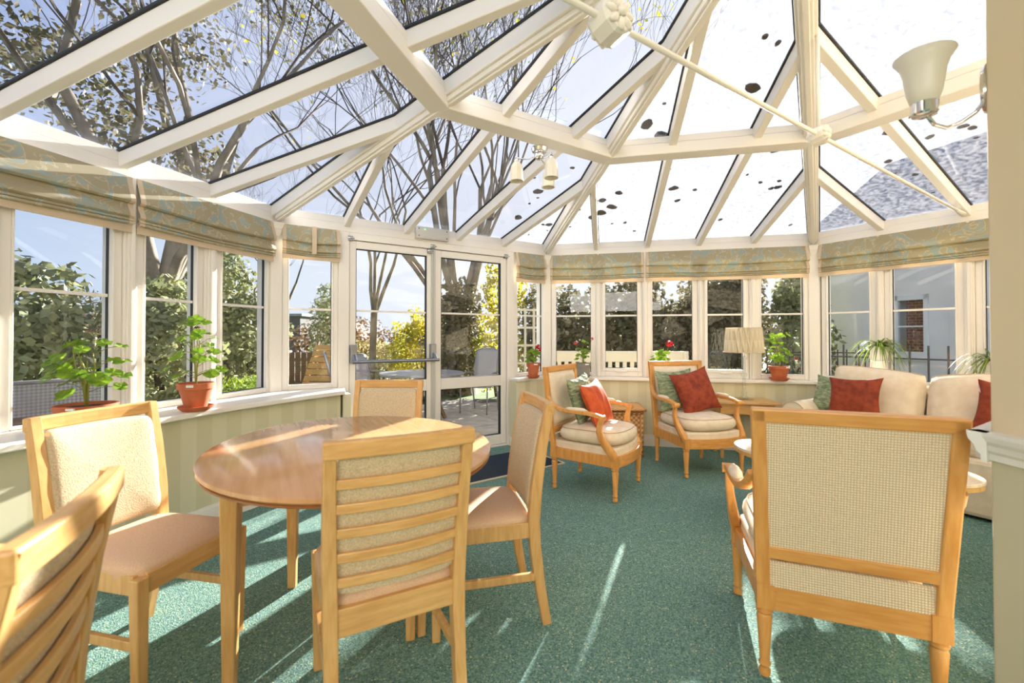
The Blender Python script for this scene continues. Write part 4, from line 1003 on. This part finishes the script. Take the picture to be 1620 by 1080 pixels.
def bush(name, label, cat, blobs, n, size, m, core=True, asp=.6, trunk=None, shell=.55, coremat='darkbark'):
    cx = sum(b[0] for b in blobs)/len(blobs); cy = sum(b[1] for b in blobs)/len(blobs)
    t = thing(name, label, cat, (cx, cy, -.12)); lb = [(b[0]-cx, b[1]-cy, b[2]+.12, b[3], b[4], b[5]) for b in blobs]
    o = crown(MB(), lb, n, size, asp, shell).build('foliage', m, t); o['kind'] = 'stuff'
    if trunk:
        m_ = MB(); 
        for k in range(trunk[1]): a = k*2.4; m_.tube([(math.cos(a)*.1, math.sin(a)*.1, 0), (math.cos(a)*.25, math.sin(a)*.2, lb[0][2]*.7), (math.cos(a)*.5, math.sin(a)*.4, lb[0][2]*1.2)], [trunk[0], trunk[0]*.7, trunk[0]*.3], 7)
        m_.build('trunk', M[coremat], t, smooth=True)
    return t
def branchy(m_, tw, p, d, r, L, depth, leaves=None, spread=.55, up=.12, minr=.004):
    n = 4; P = [p]; rs = [r]; q_ = p; dd = d
    for i in range(n):
        dd = (dd + Vector((random.gauss(0, .12), random.gauss(0, .12), random.gauss(0, .10)+up*.25))).normalized(); q_ = q_ + dd*(L/n); P.append(q_); rs.append(max(minr, r*(1-.38*(i+1)/n)))
    (m_ if r > .035 else tw).tube(P, rs, 8 if r > .08 else (5 if r > .03 else 3), cap=False)
    if depth <= 0:
        if leaves is not None: leaves.append(q_)
        return
    for k in range(random.choice((2, 3, 3))):
        i = random.choice((2, 3, 4)) if k else 4
        ax = Vector((random.gauss(0, 1), random.gauss(0, 1), random.gauss(0, .6))).normalized()
        nd = (dd*(1-spread*.5) + ax*spread + Vector((0, 0, up))).normalized()
        branchy(m_, tw, P[i], nd, rs[i]*(.62 if k else .75), L*(.66+.2*random.random()), depth-1, leaves, spread, up, minr)
def bare_tree(label, loc, stems, r, H, depth, seed, m='bark', leafm=None, nleaf=0, lsize=.05, name='deciduous_tree', spread=.5, up=.2):
    random.seed(seed); t = thing(name, label, 'tree', loc); m_ = MB(); tw = MB(); tips = []
    m_.tube([(0, 0, -.1), (0, 0, .5), (.05, 0, stems[0])], [r*1.25, r, r*.95], 12, cap=False)
    for ang, tilt, k in stems[1]:
        d = Vector((math.cos(ang)*math.sin(tilt), math.sin(ang)*math.sin(tilt), math.cos(tilt)))
        branchy(m_, tw, Vector((.05, 0, stems[0]-.1)), d, r*k, H*.42, depth, tips, spread, up)
    m_.build('trunk', M[m], t, smooth=True); o = tw.build('branches', M['darkbark'] if m == 'bark' else M[m], t); o['kind'] = 'stuff'
    if leafm:
        lf = MB()
        for _ in range(nleaf):
            p = random.choice(tips)+Vector((random.gauss(0, .3), random.gauss(0, .3), random.gauss(0, .3))); lf.leaf(p, (random.gauss(0, 1), random.gauss(0, 1), random.gauss(0, 1)), lsize*(.6+.8*random.random()))
        o = lf.build('leaves', M[leafm], t); o['kind'] = 'stuff'
    return t
bare_tree('large tree with forked pale grey trunk close outside the left windows', (-5.35, 6.6, -.12), (1.9, [(2.6, .25, .33), (.3, .22, .36), (1.2, .5, .22), (4.6, .33, .3), (5.7, .5, .22), (.9, .75, .15)]), .36, 7.5, 6, 12, leafm='darkever', nleaf=14000, lsize=.05)
for par, blobs, n_, sz in ((bpy.data.objects['deciduous_tree'], [(-.5, -.1, 4.3, .9, .8, 1.0), (.5, 0, 3.9, .6, .6, .8), (-1.4, -.5, 5.2, .9, .8, .8), (-.2, .2, 5.9, 1.1, .8, .8)], 3600, .05),):
    iv = crown(MB(), blobs, n_, sz, .6, .15).build('ivy_leaves', M['darkever'], par); iv['kind'] = 'stuff'
bare_tree('many-stemmed pale tree beyond the right glazed door', (-1.25, 10.2, -.12), (1.6, [(2.9, .28, .24), (.4, .22, .22), (1.6, .12, .26), (5.3, .2, .22), (4.0, .35, .22), (.1, .5, .2), (3.3, .75, .17), (3.1, .5, .2), (0, .1, .2), (.3, .35, .2)]), .40, 8.5, 5, 18, leafm='yellow', nleaf=1500, lsize=.06)
bare_tree('bare winter tree standing far off left of the doors', (-9.5, 17, -.12), (1.2, [(2.9, .4, .6), (.3, .4, .6), (1.6, .2, .6)]), .12, 6, 5, 40)
bare_tree('bare tree with spreading boughs seen above the left eaves', (-8.2, 2.2, -.12), (2.6, [(.2, .5, .5), (1.3, .4, .6), (5.3, .5, .5), (3.0, .3, .5)]), .16, 7, 6, 52, leafm='darkever', nleaf=3000, lsize=.05)
bare_tree('slim bare tree rising behind the corner left of the doors', (-4.0, 12.5, -.12), (2.0, [(2.9, .3, .6), (.3, .3, .6), (1.6, .2, .6), (5, .3, .5)]), .10, 7.5, 6, 66)
random.seed(77)
bush('evergreen_bush', 'large dark holly bush outside the widest left window', 'bush', [(-6.6, 5.1, .8, 1.35, 1.0, 1.1), (-6.05, 5.2, 1.45, .85, .8, .8), (-7.3, 4.6, 1.8, 1.0, .9, .8)], 9000, .06, M['ever'], trunk=(.08, 4))
bush('evergreen_bush', 'leafy bush at the foot of the forked trunk', 'bush', [(-4.75, 6.1, .9, .6, .5, .9), (-4.95, 6.2, 1.4, .45, .5, .7)], 4200, .05, M['ever'], trunk=(.05, 4))
bush('evergreen_bush', 'tall speckled shrub outside the left corner window', 'bush', [(-5.35, 8.2, .9, .8, .7, 1.1), (-5.6, 8.3, 2.2, .6, .6, .8), (-5.1, 8.6, 1.3, .6, .6, .8)], 6500, .055, M['ever'], trunk=(.06, 4))
bush('conifer_shrub', 'bright yellow-green shrub low outside the left corner window', 'bush', [(-3.75, 6.2, .25, .42, .4, .42)], 1800, .045, M['bright'], asp=.25)
bush('conifer_tree', 'dark cedar seen at the right of the widest left window', 'tree', [(-15.5, 16.5, 1.4, 2.2, 1.5, 1.0), (-15.5, 16.5, 2.2, 1.4, 1.2, .7)], 2600, .11, M['darkever'], asp=.2, trunk=(.15, 2))
bush('hedge', 'mixed brown winter shrubs beyond the left lawn', 'hedge', [(-12+i*1.25, 16.0+.4*math.sin(i*2), .7+.5*math.sin(i*1.7), 1.3, .8, 1.3+.4*math.sin(i)) for i in range(9)], 9000, .075, M['brown'], trunk=(.06, 5))
bush('conifer_tree', 'slim dark conifer seen left of the doors', 'tree', [(-6.5, 15.2, 1.2, .6, .6, 1.4), (-6.5, 15.2, 2.3, .35, .35, .8)], 2600, .07, M['ever'], asp=.3, trunk=(.1, 1))
bush('shrub', 'pale golden feathery shrub beyond the left door', 'bush', [(-4.4, 13.2, .45, .75, .6, .75), (-3.6, 13.3, .4, .6, .6, .7)], 3200, .05, M['pale'], asp=.3, trunk=(.03, 5))
bush('shrub', 'grey-green rounded shrub beside the golden shrub', 'bush', [(-5.6, 13.4, .35, .7, .6, .7)], 1800, .05, M['ever'], trunk=(.03, 4))
bush('shrub', 'bright yellow autumn shrub in the left door glass', 'bush', [(-2.6, 11.6, .8, .75, .6, .9), (-2.1, 11.3, 1.3, .7, .5, .7)], 4200, .05, M['yellow'], trunk=(.03, 5))
bush('ivy_bush', 'dark ivy thicket around the many-stemmed trunk', 'bush', [(-1.35, 9.9, .9, .75, .6, 1.3), (-1.2, 10.0, 1.9, .5, .45, .7)], 5200, .05, M['darkever'], trunk=(.05, 4))
bush('shrub', 'yellow-leaved shrub right of the ivy trunk', 'bush', [(-.35, 9.5, .9, .55, .5, .9), (-.2, 9.6, 2.2, .5, .5, .7)], 2600, .05, M['yellow'], trunk=(.03, 4))
bush('hedge', 'tall dark evergreen hedge behind the cream bench', 'hedge', [((.75, 1.65, 2.4, 3.05, 4.5, 5.3)[i], 10.3, 1.1 if i < 3 else 1.4, (.8, .8, .6, .58, .62, .7)[i], .75, (1.36, 1.36, 1.5, 1.8, 1.4, 1.7)[i]) for i in range(6)] + [(3.8, 10.5, .8, .5, .6, 1.4)], 26000, .06, M['darkever'], trunk=(.07, 5), shell=.35)
bush('evergreen_tree', 'open-crowned evergreen behind the lamp window', 'tree', [(6.2, 12.6, 2.6, .9, .8, .8), (6.6, 12.6, 1.1, 1.1, .8, 1.0), (5.4, 12.4, 1.9, .8, .8, .7)], 5200, .07, M['darkever'], trunk=(.1, 4))
bush('evergreen_tree', 'dark rounded holly beside the right corner post', 'tree', [(5.85, 8.85, 1.0, .62, .55, 1.2), (5.75, 8.85, 2.0, .4, .4, .6)], 5200, .055, M['ever'], trunk=(.08, 4))
bush('hedge', 'low yellow-green shrubs along the back path', 'hedge', [(4.2+i*.7, 9.2, .15, .5, .35, .45) for i in range(4)], 3000, .045, M['pale'], trunk=(.02, 4))
# houses
hs = thing('distant_house', 'distant house with steep red tiled gable beyond the garden', 'house', (-15.5, 38, -.1))
MB().box(-3, 3, -2, 2, 0, 1.0).build('wall', M['brick'], hs)
m_ = MB(); m_.add([(-3.3, -2.3, .9), (3.3, -2.3, .9), (3.3, 2.3, .9), (-3.3, 2.3, .9), (-1.0, 0, 3.4), (1.0, 0, 3.4)], [(0, 1, 5, 4), (1, 2, 5), (2, 3, 4, 5), (3, 0, 4), (3, 2, 1, 0)]); m_.build('roof', M['tiles'], hs)
MB().box(-.7, -.1, -.3, .3, 3.0, 4.3).build('chimney', M['brick'], hs)
MB().prism([(-1.2, 0), (1.2, 0), (0, 1.3)], -.1, .1, Matrix.Translation((.4, -2.2, .6)) @ Matrix.Rotation(math.pi/2, 4, 'X')).build('dormer', M['darkbark'], hs)
hd = thing('dark_outbuilding', 'dark flat-topped building beside the red gabled house', 'building', (-15.2, 30, -.1))
MB().box(-3.2, 1.6, -2, 2, 0, 2.6).build('wall', M['darkwall'], hd); MB().box(-3.4, 1.8, -2.2, 2.2, 2.6, 2.75).build('roof', M['slate'], hd); MB().box(-1.6, -.6, -2.06, -2, .9, 2.1).build('window', M['darkglass'], hd)
lh = thing('garden_house', 'small tiled garden building seen past the holly bush', 'building', (-21.0, 21.5, -.1))
MB().box(-1.6, 1.6, -1.2, 1.2, 0, 1.6).build('wall', M['pier'], lh)
m_ = MB(); m_.add([(-1.9, -1.5, 1.5), (1.9, -1.5, 1.5), (1.9, 1.5, 1.5), (-1.9, 1.5, 1.5), (-.9, 0, 2.4), (.9, 0, 2.4)], [(0, 1, 5, 4), (1, 2, 5), (2, 3, 4, 5), (3, 0, 4), (3, 2, 1, 0)]); m_.build('roof', M['tiles'], lh)
# neighbouring wing on the right
NA, NB_ = Vector((6.9, 9.2)), Vector((9.6, 2.6)); nd = (NB_-NA).normalized(); ang = math.atan2(nd.y, nd.x)
nb = thing('neighbouring_wing', 'shaded pale rendered wing with slate roof outside the right windows', 'building', Mx=Matrix.Translation((NA.x, NA.y, -.12)) @ Matrix.Rotation(ang, 4, 'Z'))
LW = (NB_-NA).length
w0, w1, z0_, z1_ = .93, 1.50, .95, 2.10
m_ = MB(); m_.box(-.45, w0, 0, 3.3, 0, 3.3); m_.box(w1, LW, 0, 3.3, 0, 3.3); m_.box(w0, w1, 0, .3, 0, z0_); m_.box(w0, w1, 0, .3, z1_, 3.3); m_.build('wall', M['render'], nb)
m_ = MB(); m_.add([(-1.0, -.35, 3.2), (LW+.3, -.35, 3.2), (LW+.3, 1.6, 5.3), (.1, 1.6, 5.2), (-1.0, 3.6, 3.2), (LW+.3, 3.6, 3.2)], [(0, 1, 2, 3), (4, 3, 2, 5), (0, 3, 4)]); m_.build('roof', M['slate'], nb)
MB().box(-1.0, LW+.3, -.42, -.34, 3.1, 3.22).build('gutter', M['paint'], nb)
wf = MB(); wf.box(w0, w0+.12, -.03, .05, z0_, z1_); wf.box(w1-.07, w1, -.03, .05, z0_, z1_); wf.box(w0, w1, -.03, .05, z1_-.1, z1_); wf.box(w0, w1, -.06, .05, z0_-.06, z0_+.1); wf.box(w0, w1, -.02, .04, 1.5, 1.53)
wfo = wf.build('window_frame', M['white'], nb, bevel=.006)
MB().box(w0+.12, w1-.07, .02, .026, z0_+.1, z1_-.1).build('pane', M['glass'], wfo)
MB().box(w0-.2, w0+.45, .5, .52, z0_-.2, z1_+.2).build('brick_reflection', M['brick'], nb); MB().box(w0+.45, w1+.4, .5, .52, z0_-.2, z1_+.2).build('room_lining', M['darkwall'], nb)  # brick sheet behind the pane stands in for brickwork reflected in it
# iron railings outside the right windows
rl = thing('iron_railing', 'dark iron railing outside the right windows', 'railing', Mx=WD.M)
for z in (.98, .55): MB().tube([(-.85, .85, z), (4.2, .85, z)], .010, 6).build('rail', M['iron'], rl)
bar = MB().tube([(0, .85, -.1), (0, .85, 1.12)], .009, 6).mesh('upright', M['iron'])
for i in range(34):
    o = bpy.data.objects.new('upright', bar); SC.collection.objects.link(o); o.parent = rl; o.location = (-.80+i*.148, 0, 0)
bo = thing('bollard', 'dark topped red post outside the right windows', 'bollard', tuple(WD.p(.30, -.72, -.12)))
MB().box(-.05, .05, -.05, .05, 0, 1.05).build('post', M['redpost'], bo, bevel=.006); MB().box(-.055, .055, -.055, .055, 1.05, 1.28).build('cap', M['iron'], bo, bevel=.008)
# railing behind the back windows
rb2 = thing('iron_railing', 'low dark iron railing behind the lamp window', 'railing', (4.2, 7.3, 0), math.radians(-12))
for z in (.95, .5): MB().tube([(-.9, 0, z), (1.6, 0, z)], .010, 6).build('rail', M['iron'], rb2)
bar2 = MB().tube([(0, 0, -.1), (0, 0, 1.0)], .009, 6).mesh('upright', M['iron'])
for i in range(20):
    o = bpy.data.objects.new('upright', bar2); SC.collection.objects.link(o); o.parent = rb2; o.location = (-.85+i*.13, 0, 0)
# cream slatted bench behind the back windows
bn_ = thing('garden_bench', 'cream painted slatted bench outside the back windows', 'bench', (1.75, 7.25, -.03), math.radians(-4))
MB().box(-1.15, 1.15, -.02, .03, .82, 1.00).build('top_rail', M['cream_timber'], bn_, bevel=.006)
MB().box(-1.15, 1.15, -.02, .03, .40, .46).build('lower_rail', M['cream_timber'], bn_, bevel=.004)
sl_ = MB().box(-.032, .032, -.01, .012, .46, .83).mesh('slat', M['cream_timber'])
for i in range(19):
    o = bpy.data.objects.new('slat', sl_); SC.collection.objects.link(o); o.parent = bn_; o.location = (-1.08+i*.12, 0, 0)
MB().box(-1.12, 1.12, -.48, -.03, .38, .42).build('seat', M['cream_timber'], bn_, bevel=.004)
for x in (-1.1, 1.1):
    MB().box(x-.035, x+.035, -.03, .04, 0, .98).build('leg', M['cream_timber'], bn_, bevel=.004); MB().box(x-.035, x+.035, -.48, -.41, 0, .62).build('leg', M['cream_timber'], bn_, bevel=.004); MB().box(x-.03, x+.03, -.50, 0, .60, .64).build('armrest', M['cream_timber'], bn_, bevel=.004)
# white lattice panel seen through the narrow window right of the doors
lt = thing('trellis_panel', 'white lattice panel outside the narrow window right of the doors', 'trellis', (.42, 8.4, -.10), math.radians(10))
for i in range(5): MB().box(-.34+i*.17-.02, -.34+i*.17+.02, -.02, .02, 0, 1.85).build('upright', M['cream_timber'], lt)
for i in range(6): MB().box(-.36, .36, -.015, .015, .1+i*.34, .14+i*.34).build('crosspiece', M['cream_timber'], lt)
# patio furniture
def garden_chair(label, loc, rz, tall=1.02):
    t = thing('garden_chair', label, 'garden chair', loc, rz)
    for s in (-1, 1):
        MB().tube([(s*.24, .24, 0), (s*.24, .22, .42), (s*.25, .20, .62)], .012, 8).build('leg', M['metalg'], t, smooth=True)
        MB().tube([(s*.22, -.30, 0), (s*.23, -.22, .42), (s*.22, -.27, .70), (s*.20, -.36, tall)], .012, 8).build('leg', M['metalg'], t, smooth=True)
        MB().tube([(s*.25, .22, .62), (s*.255, .0, .66), (s*.23, -.25, .64)], .014, 8).build('armrest', M['metalg'], t, smooth=True)
    MB().tube([(-.20, -.36, tall), (-.12, -.375, tall+.035), (.12, -.375, tall+.035), (.20, -.36, tall)], .012, 8).build('top_tube', M['metalg'], t, smooth=True)
    def bk(u, v): x = (2*u-1)*.20; return (x, -.235-.13*v**1.3-.02*(1-(2*u-1)**2), .46+(tall-.44)*v)
    o = MB().grid(bk, 7, 9).build('back_mesh', M['mesh'], t, smooth=True); o.modifiers.new('s', 'SOLIDIFY').thickness = .008
    MB().box(-.23, .23, -.23, .23, .425, .44).build('seat_mesh', M['mesh'], t, bevel=.004)
    return t
garden_chair('grey mesh garden chair seen through the right glazed door', (-.55, 7.35, -.055), math.radians(160))
garden_chair('mesh garden chair turned side-on behind the push bar', (-2.20, 6.05, -.055), math.radians(-70))
garden_chair('metal garden chair in the shade left of the patio table', (-2.42, 7.5, -.055), math.radians(-120), .92)
pt2 = thing('patio_table', 'weathered patio table with splayed wooden legs outside the doors', 'garden table', (-1.35, 6.55, -.055))
MB().prism(el(.62, .62, 32), .70, .73).build('table_top', M['metalg'], pt2, bevel=.005)
for a in (40, 130, 220, 310):
    ca, sa = math.cos(math.radians(a)), math.sin(math.radians(a)); MB().beam((ca*.40, sa*.40, 0), (ca*.06, sa*.06, .70), .06, .05).build('leg', M['teak'], pt2, bevel=.004)
MB().lathe([(.20, .28), (.20, .32), (.03, .33), (.03, .70)], 16).build('parasol_socket', M['iron'], pt2)
# bench and table beyond the widest left window
mbn = thing('garden_bench', 'pierced grey metal bench outside the widest left window', 'bench', (-4.25, 3.9, -.07), math.radians(62))
def hole_mat():
    m = mat('pierced_metal', srgb(178, 178, 180), .5); N, L, B = nodes(m); t = N.new('ShaderNodeTexCoord'); v = N.new('ShaderNodeTexChecker'); v.inputs['Scale'].default_value = 48
    mp = N.new('ShaderNodeMapping'); mp.inputs['Rotation'].default_value = (0, .785, 0); L.new(t.outputs['Object'], mp.inputs[0]); L.new(mp.outputs[0], v.inputs['Vector'])
    tr_ = N.new('ShaderNodeBsdfTransparent'); mx = N.new('ShaderNodeMixShader'); mu = N.new('ShaderNodeMath'); mu.operation = 'MULTIPLY'; mu.inputs[1].default_value = .55; L.new(v.outputs['Fac'], mu.inputs[0])
    L.new(mu.outputs[0], mx.inputs[0]); L.new(B.outputs[0], mx.inputs[1]); L.new(tr_.outputs[0], mx.inputs[2]); L.new(mx.outputs[0], N['Material Output'].inputs[0]); return m
M['pierced'] = hole_mat()
MB().box(-.70, .70, -.006, .006, .42, .86).build('back_panel', M['pierced'], mbn); MB().tube([(-.72, 0, .40), (-.72, 0, .88), (.72, 0, .88), (.72, 0, .40)], .018, 8).build('back_frame', M['metalg'], mbn, smooth=True)
MB().box(-.70, .70, .02, .46, .40, .415).build('seat_panel', M['metalg'], mbn)
for x in (-.72, .72):
    MB().tube([(x, 0, 0), (x, 0, .45)], .018, 8).build('leg', M['metalg'], mbn); MB().tube([(x, .46, 0), (x, .46, .42)], .018, 8).build('leg', M['metalg'], mbn)
    MB().tube([(x, 0, .62), (x, .25, .65), (x, .45, .60), (x, .46, .40)], .016, 8).build('armrest', M['metalg'], mbn, smooth=True)
gt = thing('garden_table', 'low weathered wooden table beside the pierced metal bench', 'garden table', (-3.62, 3.05, -.07), math.radians(60))
for i in range(6): MB().box(-.55, .55, -.30+i*.1+.006, -.30+(i+1)*.1-.006, .64, .665).build('plank', M['teak'], gt, bevel=.003)
MB().box(-.50, .50, -.26, .26, .58, .64).build('apron', M['teak'], gt)
for x in (-.45, .45):
    for y in (-.22, .22): MB().box(x-.03, x+.03, y-.03, y+.03, 0, .60).build('leg', M['teak'], gt, bevel=.004)
# timber fence and step seen left of the doors
fc = thing('timber_fence', 'brown vertical board fence low beyond the window left of the doors', 'fence', (-5.1, 10.4, -.12), math.radians(8))
pl = MB().box(-.06, .06, -.012, .012, 0, .95).mesh('board', M['teak'])
for i in range(22):
    o = bpy.data.objects.new('board', pl); SC.collection.objects.link(o); o.parent = fc; o.location = (-1.45+i*.132, 0, 0)
for z in (.2, .75): MB().box(-1.5, 1.5, .014, .05, z, z+.07).build('rail', M['teak'], fc)
fp = thing('timber_lounger', 'sunlit sloping slatted timber seat before the board fence', 'lounger', (-3.95, 8.9, -.10), math.radians(-8))
for i in range(7):
    m_ = MB(); m_.box(-.36, .36, -.06, .06, -.012, .012, Matrix.Translation((0, i*.075, .32+i*.125)) @ Matrix.Rotation(math.radians(58), 4, 'X')); m_.build('slat', M['wood'], fp)
for x in (-.33, .33): MB().beam((x, -.05, 0), (x, .55, 1.2), .04, .05, up=(0, -1, 0)).build('side_rail', M['teak'], fp); MB().beam((x, .5, 0), (x, .45, .95), .04, .04, up=(0, -1, 0)).build('leg', M['teak'], fp)
